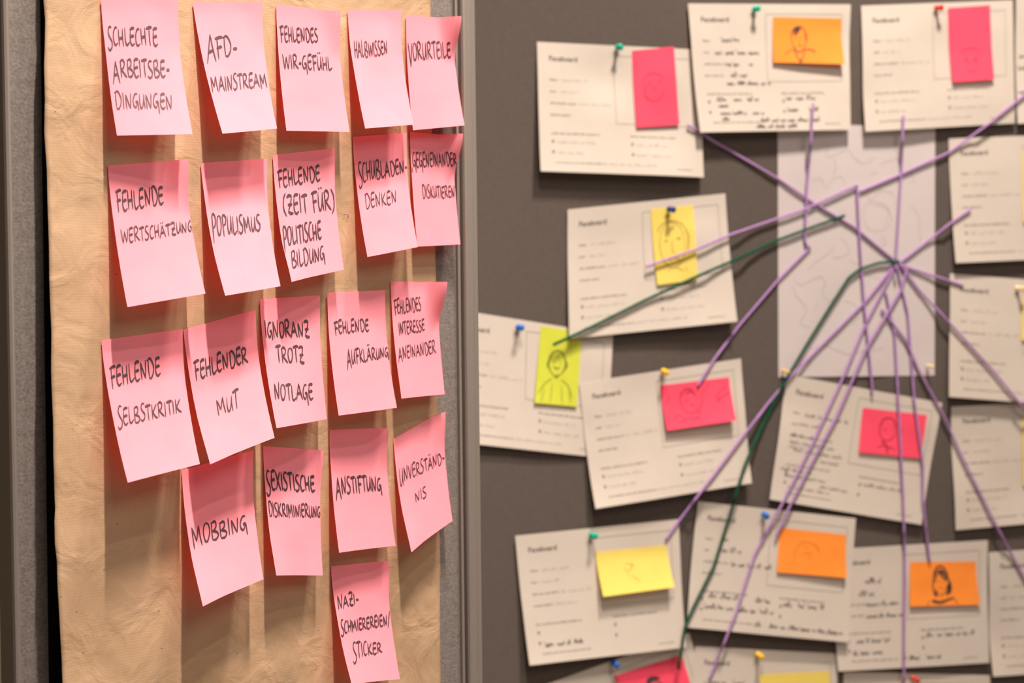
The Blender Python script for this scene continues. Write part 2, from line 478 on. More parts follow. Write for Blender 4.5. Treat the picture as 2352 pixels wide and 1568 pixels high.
kr = mesh_obj('brown_paper', V, fc, M['kraft'])
uv = kr.data.uv_layers.new(name='uv')
idx = np.zeros(len(kr.data.loops), dtype=int); kr.data.loops.foreach_get('vertex_index', idx)
uv.data.foreach_set('uv', np.stack([A.ravel(), (Z.ravel() - zB) / (zT - zB)], -1)[idx].ravel())
sd = kr.modifiers.new('thickness', 'SOLIDIFY'); sd.thickness = 0.0002; sd.offset = -1
tag(kr, 'sheet of creased brown kraft paper hanging on the grey pin board behind the pink notes', 'paper')

# small dark marks on the brown paper
def mark_poly(pts_px, wpx, wextra=0.0016):
    out = []
    for x, y in pts_px:
        w = 0.01
        for _ in range(4):
            u, z = B1.hit(x, y, w); w = float(kraft_w(np.array(u), np.array(z))) + wextra
        out.append(B1.pt(np.array(u), np.array(z), np.array(w)))
    return out


# ------------------------------------------------------------------ stroke alphabet (block capitals written with a felt marker)
FONT = {
 'A': (.60, [[(.02, -.06), (.14, .40), (.28, 1.0)], [(.28, 1.0), (.42, .45), (.58, -.02)], ['b', (.08, .30), (.30, .38), (.50, .40)]]),
 'B': (.56, [[(.10, 1.0), (.10, .45), (.14, 0)], [(.06, .93), (.32, 1.02), (.40, .80), (.30, .58), (.14, .50)], [(.14, .50), (.40, .42), (.52, .22), (.36, .02), (.12, .03)]]),
 'C': (.46, [[(.42, .95), (.26, .98), (.10, .70), (.08, .30), (.20, .03), (.44, .14)]]),
 'D': (.58, [[(.12, .98), (.12, .5), (.16, .04)], [(.02, .90), (.28, 1.0), (.50, .66), (.50, .30), (.32, .0), (.14, .02)]]),
 'E': (.48, [['b', (.10, .88), (.26, 1.0), (.46, .98)], [(.13, .92), (.08, .50), (.10, .18), (.24, .0), (.46, .12)], ['b', (.10, .47), (.28, .54), (.42, .56)]]),
 'F': (.48, [['b', (.00, .88), (.22, .96), (.48, 1.0)], [(.12, .97), (.14, .45), (.18, -.08)], ['b', (.08, .44), (.26, .50), (.42, .53)]]),
 'G': (.52, [[(.42, .98), (.22, .92), (.07, .55), (.10, .22), (.26, .08), (.42, .42)], ['b', (.24, .42), (.46, .45)], [(.44, .45), (.46, .10), (.50, -.35)]]),
 'g': (.50, [[(.42, .98), (.22, .92), (.07, .55), (.10, .22), (.26, .08), (.42, .42)], ['b', (.24, .42), (.46, .45)], [(.44, .45), (.46, .10), (.48, -.12)]]),
 'H': (.52, [[(.08, 1.0), (.08, .5), (.12, -.02)], [(.42, 1.02), (.40, .5), (.44, -.04)], ['b', (.08, .42), (.28, .46), (.46, .50)]]),
 'I': (.22, [[(.08, 1.0), (.10, .5), (.12, -.03)]]),
 'K': (.54, [[(.08, 1.0), (.10, .5), (.12, -.02)], [(.46, .98), (.26, .62), (.12, .46)], [(.14, .50), (.30, .22), (.54, .0)]]),
 'L': (.44, [[(.08, 1.0), (.08, .40), (.12, .10), (.22, .0), (.46, .18)]]),
 'M': (.72, [[(.04, .96), (.10, .4), (.16, -.08)], [(.04, .96), (.20, .60), (.33, .24)], [(.33, .24), (.42, .66), (.50, 1.0)], [(.50, 1.0), (.56, .5), (.68, -.02)]]),
 'N': (.58, [[(.08, .94), (.10, .4), (.14, -.02)], [(.08, .94), (.24, .50), (.42, .02)], [(.42, .02), (.46, .5), (.48, 1.04)]]),
 'O': (.52, [[(.28, .98), (.12, .84), (.06, .46), (.16, .06), (.32, .06), (.46, .44), (.42, .84), (.26, .98)]]),
 'P': (.50, [[(.10, .96), (.12, .5), (.18, -.12)], [(.02, .86), (.22, 1.02), (.42, .84), (.36, .56), (.14, .44)]]),
 'R': (.56, [[(.08, .98), (.10, .5), (.12, -.02)], [(.02, .88), (.24, 1.02), (.40, .84), (.32, .58), (.12, .46)], [(.16, .46), (.34, .24), (.56, .0)]]),
 'S': (.46, [[(.40, .96), (.22, 1.0), (.10, .78), (.20, .56), (.38, .34), (.34, .08), (.14, -.02), (.02, .12)]]),
 'T': (.48, [['b', (.0, .90), (.22, .98), (.48, 1.0)], [(.24, .95), (.24, .5), (.28, -.03)]]),
 'U': (.52, [[(.08, .98), (.08, .35), (.18, .03), (.34, .30), (.42, .98)], [(.42, .98), (.42, .5), (.48, .0)]]),
 'V': (.48, [[(.04, 1.0), (.14, .5), (.24, -.02)], [(.24, -.02), (.34, .5), (.46, 1.0)]]),
 'W': (.76, [[(.04, 1.0), (.12, .5), (.20, .0)], [(.20, .0), (.30, .4), (.38, .84)], [(.38, .84), (.46, .4), (.54, .02)], [(.54, .02), (.64, .5), (.72, 1.0)]]),
 'X': (.50, [[(.04, .98), (.24, .5), (.48, -.02)], [(.46, 1.0), (.24, .5), (.06, .0)]]),
 'Z': (.50, [['b', (.04, .88), (.22, 1.0), (.42, .92)], [(.42, .92), (.30, .50), (.12, .14)], ['b', (.12, .14), (.30, .0), (.50, .04)], ['b', (.10, .46), (.44, .52)]]),
 '-': (.36, [['b', (.06, .40), (.32, .42)]]),
 '/': (.40, [[(.36, 1.3), (.20, .5), (.02, -.35)]]),
 '(': (.30, [[(.24, 1.12), (.08, .80), (.04, .30), (.24, -.12)]]),
 ')': (.30, [[(.06, 1.20), (.24, .80), (.24, .20), (.06, -.18)]]),
 ',': (.16, [[(.08, .08), (.08, -.28)]]),
 "'": (.16, [[(.06, 1.25), (.06, .95)]]),
 ' ': (.32, []),
}
for base, uml in (('A', 'Ä'), ('U', 'Ü')):
    w, st = FONT[base]
    FONT[uml] = (w, st + [[(.16, 1.24), (.18, 1.12)], [(.34, 1.26), (.36, 1.14)]])


def smooth_line(pts, n=5):
    pts = np.array(pts, float)
    if len(pts) < 3:
        k = np.linspace(0, 1, n + 1)[:, None]
        return pts[0] * (1 - k) + pts[-1] * k
    P = np.vstack([2 * pts[0] - pts[1], pts, 2 * pts[-1] - pts[-2]])
    out = []
    for i in range(1, len(P) - 2):
        for j in range(n):
            t = j / n
            a, b, c_, d = P[i - 1], P[i], P[i + 1], P[i + 2]
            out.append(0.5 * ((2 * b) + (-a + c_) * t + (2 * a - 5 * b + 4 * c_ - d) * t * t + (-a + 3 * b - 3 * c_ + d) * t ** 3))
    out.append(P[-2])
    return np.array(out)


def ribbon(line, width, taper=0.45):
    """line Nx2 -> left and right offsets"""
    d = np.gradient(line, axis=0); L = np.linalg.norm(d, axis=1) + 1e-9
    d = d / L[:, None]; nrm = np.stack([-d[:, 1], d[:, 0]], -1)
    w = width(d) if callable(width) else np.full(len(line), float(width))
    k = np.linspace(0, 1, len(line))
    w = w * (taper + (1 - taper) * np.clip(np.minimum(k, 1 - k) * 6, 0, 1))
    return line + nrm * w[:, None] / 2, line - nrm * w[:, None] / 2


class Ink:
    def __init__(s): s.a = []; s.f = []; s.n = 0
    def add(s, Lf, Rt):
        n = len(Lf)
        for i in range(n): s.a.append(Lf[i]); s.a.append(Rt[i])
        for i in range(n - 1):
            q = s.n + 2 * i
            s.f.append((q, q + 1, q + 3, q + 2))
        s.n += 2 * n


def text_line(ink, txt, xL, tL, bL, xR, tR, bR, pen=1.0, lean=0.06, rnd=None):
    tot = sum(FONT[ch][0] for ch in txt)
    pos = 0.0
    for ci, ch in enumerate(txt):
        w, strokes = FONT[ch]
        big = 1.22 if (ci == 0 and ch in 'SPVAU') else 1.0
        jx = rnd.uniform(-.015, .015); jy = rnd.uniform(-.05, .05); js = rnd.uniform(.94, 1.06)
        for st in strokes:
            bar = st[0] == 'b'
            pts = st[1:] if bar else st
            q = []
            for (x, y) in pts:
                k = (pos + (x + jx)) / tot
                X = xL + (xR - xL) * k
                tp = tL + (tR - tL) * k; bt = bL + (bR - bL) * k
                yy = (y * js + jy - 1) * big + 1
                q.append((X - lean * (bt - tp) * (yy - .5), bt + (tp - bt) * yy))
            ln = smooth_line(q, 5)
            ext = 1.0 if bar else 0.0
            Lf, Rt = ribbon(ln, lambda d: pen * (2.0 + 3.0 * np.abs(d[:, 0]) ** 1.3 + 0.9 * ext), 0.5)
            ink.add(Lf, Rt)
        pos += w


# ------------------------------------------------------------------ the pink notes
def prof(t):
    t = np.asarray(t, float)
    tt = np.clip((t - 0.06) / 0.94, 0, 2)
    return np.where(t > 0.06, 0.55 * tt ** 1.2 + 0.45 * tt ** 2.0, 0.0)


def sm(x): x = np.clip(x, 0, 1); return x * x * (3 - 2 * x)


NOTES = [
 # corners TL TR BR BL, text lines, ear (TR lift mm), curl (BL lift mm)
 [(232, -5), (409, -3), (442, 308), (269, 311), [('SCHLECHTE', 246, 64, 106, 362, 65, 104), ('ARBEITSBE-', 258, 136, 179, 390, 142, 177), ('DINgUNGEN', 263, 213, 251, 397, 216, 250)], 3, 0],
 [(443, 4), (603, 2), (636.5, 295), (511, 307), [('AFD-', 473, 80, 134, 545, 84, 127), ('MAINSTREAM', 484, 176, 211, 613, 165, 199)], 3, 0],
 [(634.5, 9), (782, 25), (802.6, 303), (658, 300), [('FEHLENDES', 643, 61, 97, 730, 66, 96), ('WIR-GEFÜHL', 649, 124, 159, 762, 132, 162)], 6, 0],
 [(798.6, 22), (921, 22), (950, 286), (839, 295), [('HALBWISSEN', 813, 93, 134, 890, 96, 124)], 3, 0],
 [(932.5, 34), (1060, 37), (1066.5, 288), (948.6, 299), [('VORURTEILE', 937, 96, 142, 1035, 98, 131)], 17, 0],
 [(248, 380), (433, 365), (472.4, 674), (292.5, 705), [('FEHLENDE', 266, 438, 487, 375, 429, 468), ('WERTSCHÄTZUNg', 277, 529, 562, 442, 506, 531)], 9, 0],
 [(461.5, 374), (614, 364), (644.5, 657), (517.7, 679), [('POPULISMUS', 486, 497, 544, 598, 493, 528)], 4, 5],
 [(627, 356), (769, 340), (790, 619), (670, 647), [('FEHLENDE', 637, 393, 431, 735, 378, 413), ('(ZEIT FÜR)', 650, 450, 492, 768, 440, 483), ('POLITISCHE', 649, 522, 566, 738, 511, 549), ('BILDUNG', 668, 574, 614, 746, 567, 598)], 4, 11],
 [(810.5, 314), (934, 305), (960, 567), (843.5, 590), [('SCHUBLADEN-', 822, 370, 420, 936, 370, 396), ('DENKEN', 837, 445, 481, 911, 437, 465)], 3, 0],
 [(941.5, 303), (1063.6, 307), (1058, 561), (959, 566), [(",GEGENEINANDER", 944, 349, 385, 1049, 352, 380), ("DISKUTIEREN'", 969, 425, 455, 1047, 429, 454)], 18, 0],
 [(233.4, 781), (419.6, 756), (459, 1065), (293.7, 1108), [('FEHLENDE', 252, 841, 890, 368, 822, 862), ('SELBSTKRITIK', 269, 938, 979, 416, 918, 948)], 3, 0],
 [(422, 757), (587.5, 711), (630.4, 1005), (483, 1066), [('FEHLENDER', 445, 829, 873, 569, 796, 831), ('MUT', 497, 919, 952, 549, 896, 937)], 3, 4],
 [(597.7, 687), (735.3, 678), (751.5, 962), (635.5, 983), [('IgNORANZ', 607, 737, 776, 710, 737, 773), ('TROTZ', 633, 796, 832, 698, 795, 832), ('NOTLAGE', 629, 881, 918, 719, 881, 917)], 3, 0],
 [(751.8, 672), (884.4, 666), (911.6, 936), (777.8, 954), [('FEHLENDE', 767, 738, 768, 847, 733, 759), ('AUFKLÄRUNG', 796, 801, 838, 892, 798, 820)], 3, 0],
 [(897.4, 646), (1027.7, 647), (1021.3, 905), (922, 915), [('FEHLENDES', 905, 688, 722, 967, 685, 713), ('INTERESSE', 915, 739, 770, 975, 733, 758), ('ANEINANDER', 914, 796, 825, 1001, 783, 812)], 17, 0],
 [(418.2, 1080), (581.8, 1034), (605.4, 1330), (466, 1392), [('MOBBING', 440, 1209, 1257, 567, 1184, 1216)], 4, 5],
 [(604.3, 1024), (743.7, 1034), (741, 1321), (634.3, 1321), [('SEXISTISCHE', 610, 1078, 1124, 723, 1095, 1128), ('DISKRIMINIERUNG', 616, 1152, 1185, 737, 1162, 1189)], 4, 3],
 [(757, 987), (891.8, 983), (909, 1253), (778.7, 1269), [('ANSTIFTUNG', 770, 1093, 1136, 876, 1095, 1126)], 7, 0],
 [(904, 1007), (1023.3, 944), (1039.5, 1196), (944.7, 1268), [('UNVERSTÄND-', 917, 1077, 1111, 1021, 1036, 1061), ('NIS', 952, 1129, 1153, 979, 1114, 1140)], 5, 4],
 [(760.4, 1300), (893.8, 1288), (917.9, 1559), (808, 1572), [('NAZI-', 774, 1368, 1400, 824, 1360, 1386), ('SCHMIEREREIEN/', 782, 1425, 1455, 896, 1410, 1433), ('STICKER', 809, 1474, 1513, 877, 1477, 1497)], 4, 3],
]
READ = ['SCHLECHTE ARBEITSBEDINGUNGEN', 'AFD-MAINSTREAM', 'FEHLENDES WIR-GEFÜHL', 'HALBWISSEN', 'VORURTEILE', 'FEHLENDE WERTSCHÄTZUNG', 'POPULISMUS',
        'FEHLENDE (ZEIT FÜR) POLITISCHE BILDUNG', 'SCHUBLADENDENKEN', 'GEGENEINANDER DISKUTIEREN', 'FEHLENDE SELBSTKRITIK', 'FEHLENDER MUT',
        'IGNORANZ TROTZ NOTLAGE', 'FEHLENDE AUFKLÄRUNG', 'FEHLENDES INTERESSE ANEINANDER', 'MOBBING', 'SEXISTISCHE DISKRIMINIERUNG', 'ANSTIFTUNG',
        'UNVERSTÄNDNIS', 'NAZI-SCHMIEREREIEN/STICKER']


def hit_on(board, x, y, basef, extra):
    w = 0.01
    for _ in range(6):
        u, z = board.hit(x, y, w)
        w = float(basef(np.array(u), np.array(z))) + extra
    return np.array([u, z]), w


def kbase(u, z):
    ue = np.clip(u, None, eR(z))
    return kraft_w(ue, z)


TOPW = 0.0017
LIFT = [(20, 30), (30, 30), (18, 19), (26, 26), (12, 18), (26, 30), (32, 34), (23, 17), (20, 24), (12, 13), (35, 34), (34, 34), (30, 18), (21, 20), (18, 14), (34, 26), (20, 15), (20, 15), (22, 15), (30, 22)]   # mm the lower corners stand off
rep = []
for i, (tl, tr, br, bl, lines, ear, curl) in enumerate(NOTES):
    rnd = random.Random(100 + i)
    ear *= MM; curl *= MM
    qTL, _ = hit_on(B1, *tl, kbase, TOPW); qTR, _ = hit_on(B1, *tr, kbase, TOPW + ear)
    dL, dR = LIFT[i][0] * MM, LIFT[i][1] * MM   # how far the free end stands off
    qBR, _ = hit_on(B1, *br, kbase, TOPW + dR); qBL, _ = hit_on(B1, *bl, kbase, TOPW + dL + curl * .5)
    seed = i
    cen = rnd.uniform(.3, .7); amp = rnd.uniform(-.0022, .0022)

    def wf(a, t, u, z, dL=dL, dR=dR, ear=ear, curl=curl, seed=seed, amp=amp):
        w = kbase(u, z) + TOPW + (dL * (1 - a) + dR * a) * prof(t)
        w = w + ear * sm((a - .66) / .34) * sm((0.42 - t) / 0.42)
        w = w + .5 * curl * sm((.5 - a) / .5) ** 1.5 * sm((t - .62) / .38)
        w = w + amp * np.sin(np.clip(a, 0, 1) * math.pi) * sm((t - .15) / .6)
        w = w + noise2(a * 2.2, t * 2.6, seed) * 0.0006 * sm(t / .3)
        return w
    sh = Sheet(B1, [qTL, qTR, qBR, qBL], wf)
    W_, H_ = sh.size()
    rep.append((i, round(dL * 1000), round(dR * 1000), round(W_ * 1000), round(H_ * 1000)))
    root = tag(empty('sticky_note', tuple(sh.P(np.array(.5), np.array(0.0)))),
               'pink sticky note with handwriting reading ' + READ[i], 'sticky note', 'pink sticky notes on the brown paper')
    sh.build('note_sheet', 16, 28, M['pink'], root)
    for ln in lines:
        ink = Ink()
        text_line(ink, *ln, pen=(1.2 if tl[0] < 790 else 1.0) * min(1.1, max(.86, (ln[3] - ln[2] + ln[6] - ln[5]) / 72)), rnd=rnd)
        q = np.array(ink.a)
        a, t = sh.inv(q[:, 0], q[:, 1])
        mesh_obj('handwriting', sh.P(np.clip(a, .004, .996), np.clip(t, .004, .996), 0.00022), ink.f, M['ink'], root, smooth=False)
print('NOTES', rep)

# two small pen ticks on the brown paper between the notes
for nm, pl_ in (('pen_mark', [[(789, 492), (795, 493)], [(798, 492), (800, 497), (797, 501)]]),):
    V, F = [], []
    for s_ in pl_:
        ln = smooth_line(s_, 3); Lf, Rt = ribbon(ln, 1.4)
        b0 = len(V)
        PL = mark_poly(Lf, 1); PR = mark_poly(Rt, 1)
        for p, q in zip(PL, PR): V += [p, q]
        F += [(b0 + 2 * i, b0 + 2 * i + 1, b0 + 2 * i + 3, b0 + 2 * i + 2) for i in range(len(Lf) - 1)]
    o = mesh_obj(nm, V, F, M['ink'], None, smooth=False)
    ctr = o.location.copy(); kl = kr.location
    o.parent = kr; o.location = ctr - kl

# ------------------------------------------------------------------ right board
u2a, u2b = B2.hit(700, 700, 0)[0], B2.hit(2800, 700, 0)[0]
c = B2.pt(np.array((u2a + u2b) / 2), np.array(0.0), np.array(-0.015))
board2 = tag(empty('pin_board', tuple(c)), 'charcoal felt pin board behind, hung with white forms and purple strings', 'pin board')
extrude('felt_panel', B2, [(u2a, -0.02), (u2a, 0.0), (u2b, 0.0), (u2b, -0.02)], 0.3, 2.25, M['felt_d'], board2)
for a0, a1 in ((u2a - 0.025, u2a), (u2b, u2b + 0.025)):
    extrude('frame_rail', B2, [(a0, -0.024), (a0, 0.008), (a1, 0.008), (a1, -0.024)], 0.02, 2.27, M['alu'], board2)
    am = (a0 + a1) / 2
    extrude('foot', B2, [(am - 0.02, -0.25), (am - 0.02, 0.25), (am + 0.02, 0.25), (am + 0.02, -0.25)], 0.0, 0.025, M['aludark'], board2)
extrude('frame_rail', B2, [(u2a, -0.024), (u2a, 0.008), (u2b, 0.008), (u2b, -0.024)], 2.25, 2.27, M['alu'], board2)
extrude('frame_rail', B2, [(u2a, -0.024), (u2a, 0.008), (u2b, 0.008), (u2b, -0.024)], 0.28, 0.30, M['alu'], board2)


def glyphs(txt):
    cu = bpy.data.curves.new('txt', 'FONT'); cu.body = txt; cu.resolution_u = 2; cu.offset = 0.012
    ob = bpy.data.objects.new('txt', cu); COL.objects.link(ob)
    dg = bpy.context.evaluated_depsgraph_get()
    me = bpy.data.meshes.new_from_object(ob.evaluated_get(dg))
    v = np.array([tuple(x.co)[:2] for x in me.vertices]); f = [tuple(p.vertices) for p in me.polygons]
    bpy.data.objects.remove(ob); bpy.data.curves.remove(cu); bpy.data.meshes.remove(me)
    v = v - v.min(axis=0)
    return v, f


G_TITLE = glyphs('Faceboard')
G_NAME = glyphs('Name')


def put_text(g, x, y, wid):
    """text glyphs placed in sheet mm: left x, baseline y, width"""
    v, f = g
    k = wid / v[:, 0].max()
    return np.stack([x + v[:, 0] * k, y - v[:, 1] * k], -1), f


def flat(sheet, pts_mm, W, H, off): 
    p = np.asarray(pts_mm, float)
    return sheet.P(np.clip(p[:, 0] / W, .002, .998), np.clip(p[:, 1] / H, .002, .998), off)


def scrib(ink, x, y, L, h, pen, rnd, words=None):
    """illegible handwriting: a row of looping up and down strokes"""
    x1 = x + L
    while x < x1 - 1:
        wl = min(rnd.uniform(9, 24), x1 - x)
        pts = []
        q = x; up = True
        while q < x + wl:
            hh = h * rnd.choice([.45, .5, .55, .6, 1.0, 1.0, .5])
            pts.append((q, y - (hh if up else rnd.uniform(-.15, .1) * h)))
            q += rnd.uniform(.35, .75) * h * .55; up = not up
        if len(pts) > 2:
            ln = smooth_line(pts, 3)
            Lf, Rt = ribbon(ln, pen); ink.add(Lf, Rt)
        x += wl + rnd.uniform(1.5, 4)


def printed(ink, x, y, L, h, rnd):
    """a run of tiny print, too small to read: separate letter-sized strokes"""
    x1 = x + L
    while x < x1:
        for _ in range(rnd.randint(4, 9)):
            if x > x1: break
            k = rnd.choice([1, .7, .7, .7, 1])
            Lf = np.array([(x, y - h * k), (x, y)]); Rt = Lf + np.array([h * .34, 0]); ink.add(Lf, Rt)
            if rnd.random() < .7:
                Lf = np.array([(x, y - h * .7 * rnd.choice([1, .1, .55])), (x + h * .5, y - h * .66)]); ink.add(Lf, Lf + np.array([0, h * .2]))
            x += h * .66
        x += h * .5


def thinrect(ink, x0, y0, x1, y1, w):
    n = 16
    for a, b in (((x0, y0), (x1, y0)), ((x1, y0), (x1, y1)), ((x1, y1), (x0, y1)), ((x0, y1), (x0, y0))):
        k = np.linspace(0, 1, n)[:, None]
        ln = np.array(a) * (1 - k) + np.array(b) * k
        Lf, Rt = ribbon(ln, w, 1.0); ink.add(Lf, Rt)


def card(key, corners, ws, label, mat='white', rip=1.0, hand=None, seed=0, form=True, bulge=0.0):
    """an A4 form; ws = stand-off of TL TR BR BL in mm, hand = list of handwriting rows"""
    rnd = random.Random(500 + seed)
    ws = [x * MM for x in ws]
    q = [B2.hit(p[0], p[1], w) for p, w in zip(corners, ws)]

    def wf(a, t, u, z, ws=ws, seed=seed):
        t2 = np.abs(t) ** 2.2
        w = ws[0] * (1 - a) * (1 - t2) + ws[1] * a * (1 - t2) + ws[2] * a * t2 + ws[3] * (1 - a) * t2
        env = np.clip(4 * a * (1 - a), 0, 1) ** .5
        w = w * (1.0)
        lo = sm((t - .0) / 1.0)
        w = w - (w - min(ws)) * 0.0
        w = w + rip * 0.0030 * noise2(a * 3 + 3, t * 2.4, seed + 40) * np.clip(4 * t, 0, 1) + bulge * MM * np.sin(np.clip(t, 0, 1) * math.pi) * (1 - a)
        return np.maximum(w, 0.0006)
    s = Sheet(B2, q, wf)
    W, H = s.size(); W *= 1000; H *= 1000
    root = tag(empty('paper_form' if form else 'map_sheet', tuple(s.P(np.array(.5), np.array(0.0)))), label, 'paper', None)
    s.build('sheet', 26, 22, M[mat], root)
    if form:
        W_, H_ = 297.0, 210.0
        V, F = [], []
        v1, f1 = put_text(G_TITLE, 21, 30, 50)
        v2, f2 = put_text(G_NAME, 21, 62, 13)
        mesh_obj('form_title', flat(s, v1, W_, H_, 0.0002), f1, M['title'], root, smooth=False)
        ink = Ink()
        for y, L in ((81, 10), (100, 46), (119, 34)): printed(ink, 21, y, L, 3.4, rnd)
        printed(ink, 21, 149, 84, 3.3, rnd); printed(ink, 163, 149, 84, 3.3, rnd); printed(ink, 27, 196, 88, 2.8, rnd)
        printed(ink, 245, 200, 30, 2.2, rnd)
        thinrect(ink, 138, 17, 281, 128, 0.7)
        for x, y in ((22, 158), (22, 175), (164, 158), (164, 175)):
            Lf = np.array([(x, y), (x, y + 5)]); ink.add(Lf, Lf + np.array([3.6, 0]))
        n0 = len(ink.a)
        pts = np.vstack([np.array(ink.a), v2]); fs = ink.f + [tuple(i + n0 for i in f) for f in f2]
        tag(mesh_obj('form_print', flat(s, pts, W_, H_, 0.0002), fs, M['print'], root, smooth=False), kind='stuff')
        if hand is None: hand = [('pencil', [(42, 62, 50, 5), (38, 81, 34, 5), (72, 100, 60, 5), (30, 163, 70, 5), (172, 163, 62, 5), (30, 180, 50, 4), (172, 180, 70, 4), (120, 196, 90, 4)], 0.7)]
        for mk, rows, pen in hand:
            ik = Ink()
            for (x, y, L, h) in rows: scrib(ik, x, y, L, h, pen, rnd)
            tag(mesh_obj('handwriting', flat(s, ik.a, W_, H_, 0.00025), ik.f, M[mk], root, smooth=False), kind='stuff')
    s.root = root
    return s


def PEN(*rows): return ('pen', [(x, y, L, h * 1.1) for x, y, L, h in rows], 1.6)
CARDS = {}
def C(key, *a, **k): CARDS[key] = card(key, *a, seed=len(CARDS), **k)
FAINT = ('pencil', [(42, 62, 50, 5), (38, 81, 34, 5), (72, 100, 60, 5), (60, 119, 40, 5)], 0.7)

C('map', [(1786, 285), (2148, 290), (2147, 862), (1789, 866)], [1, 1, 1, 2], 'large white map sheet hanging under the crossing purple strings', mat='map', form=False)
C('c1', [(1233.5, 96), (1607, 114), (1617.5, 407), (1242, 393)], [3, 1, 14, 21], 'white form, highest at the left, with a green pin and upright hot pink note', rip=1.6, bulge=2)
C('c2', [(1580.5, 8), (1954, 10), (1954, 298), (1608, 304)], [6, 6, 15, 23], 'white form with dark handwriting, green pin and a man drawn on orange note',
  hand=[PEN((55, 62, 34, 8), (42, 83, 84, 7), (62, 102, 26, 7), (104, 102, 14, 8), (68, 120, 40, 8), (60, 133, 84, 6), (38, 160, 26, 7), (70, 160, 20, 7), (96, 160, 24, 7), (40, 169, 20, 5), (42, 182, 22, 6), (66, 182, 26, 6), (104, 182, 22, 6), (44, 191, 22, 6), (170, 159, 60, 8), (172, 178, 26, 7), (214, 178, 20, 7), (118, 195, 68, 7), (190, 195, 46, 7), (108, 205, 82, 6))])
C('c3', [(1978, 13), (2326, 0), (2331, 283), (1989, 302)], [4, 2, 9, 17], 'white form with a red pin and an upright hot pink note, top right')
C('c4', [(2334, -4), (2700, -22), (2706, 268), (2338, 284)], [2, 2, 12, 12], 'white form cut off at the top right corner of the frame',
  hand=[PEN((6, 100, 14, 8), (4, 120, 18, 8), (4, 160, 18, 7))])
C('c5', [(2179, 318), (2535, 305), (2547, 588), (2194, 604)], [2, 2, 11, 14], 'white form below the cut-off one, beside the top half of the map')
C('c7', [(1032, 708), (1408, 768), (1391, 1052), (1040, 1014)], [2, 2, 4, 15], 'white form with a blue pin and lime note, beside the aluminium frame', rip=.7)
C('c6', [(1304, 481), (1666, 444), (1693.5, 738), (1308, 778)], [5, 5, 20, 12], 'white form with an upright yellow note held by a dark blue pin')
C('c8', [(1330, 879), (1702, 823), (1727, 1109), (1369, 1168.5)], [6, 6, 18, 24], 'white form with yellow pin and hot pink note of a waving figure', bulge=-2)
C('c9', [(1809.5, 860), (2164, 925), (2117.5, 1205), (1768, 1146.5)], [5, 3, 11, 13], 'white form tilted to the right with hot pink note, just under the map',
  hand=[('pen', [(42, 64, 86, 6), (34, 80, 44, 7), (22, 100, 80, 6), (22, 112, 90, 6), (30, 124, 96, 6), (84, 136, 40, 6), (12, 158, 60, 6), (20, 168, 80, 6), (90, 178, 60, 6), (30, 186, 80, 6), (172, 162, 78, 6)], .8)])
C('c10', [(2182, 628), (2540, 656), (2537, 938), (2179.5, 911)], [2, 2, 12, 16], 'white form at the right edge beside the lower half of the map', bulge=5)
C('c11', [(2185, 934), (2545, 915), (2556, 1184), (2196.5, 1217.5)], [2, 2, 9, 11], 'white form at the right edge crossed by a slanting purple string')
C('c14', [(1908, 1261), (2269, 1240), (2273.5, 1522), (1925, 1541)], [1, 3, 10, 9], 'white form with dark handwriting and a woman drawn on orange note',
  hand=[PEN((60, 62, 32, 9), (48, 84, 30, 9), (62, 102, 62, 8), (60, 122, 74, 7), (38, 164, 24, 8), (66, 164, 36, 8), (30, 184, 58, 7), (172, 160, 96, 8), (124, 197, 36, 7), (172, 197, 28, 7))], rip=.6)
C('c13', [(1604, 1151), (1966, 1190), (1950, 1475), (1576.5, 1440)], [6, 8, 17, 15], 'white form with dark handwriting, blue pin and blank-looking orange note', rip=.8,
  hand=[PEN((52, 62, 12, 8), (52, 80, 36, 9), (72, 102, 74, 8), (34, 158, 62, 9), (118, 158, 30, 9), (28, 176, 54, 9), (88, 176, 66, 9), (170, 160, 22, 8), (198, 160, 60, 9), (120, 198, 18, 8), (146, 198, 88, 7), (236, 198, 50, 6))])
C('c12', [(1183.5, 1230), (1559, 1192), (1576, 1486), (1217, 1528)], [6, 6, 18, 24], 'white form with a green pin and wide yellow note, lower left', bulge=-2,
  hand=[FAINT, PEN((32, 184, 18, 8), (54, 184, 26, 7), (86, 184, 22, 7))])
C('c15', [(2271, 1268), (2628, 1243), (2632, 1530), (2280, 1553)], [2, 2, 8, 13], 'white form cut off at the lower right edge of the frame')
C('c16', [(1222, 1583), (1583, 1453), (1668, 1737), (1318, 1868)], [1, 1, 3, 5], 'tilted white form with a blue pin and hot pink note at the bottom edge', rip=.4)
C('c17', [(1597, 1484), (1925, 1500), (1922, 1788), (1580, 1772)], [2, 1, 3, 4], 'white form with yellow pin and yellow note at the bottom edge', rip=.4,
  hand=[PEN((34, 62, 34, 9), (80, 62, 30, 9))])
C('c18', [(1938, 1542), (2274, 1550), (2282, 1838), (1932, 1830)], [1, 2, 3, 4], 'white form with a red pin at the bottom edge, right', rip=.4)

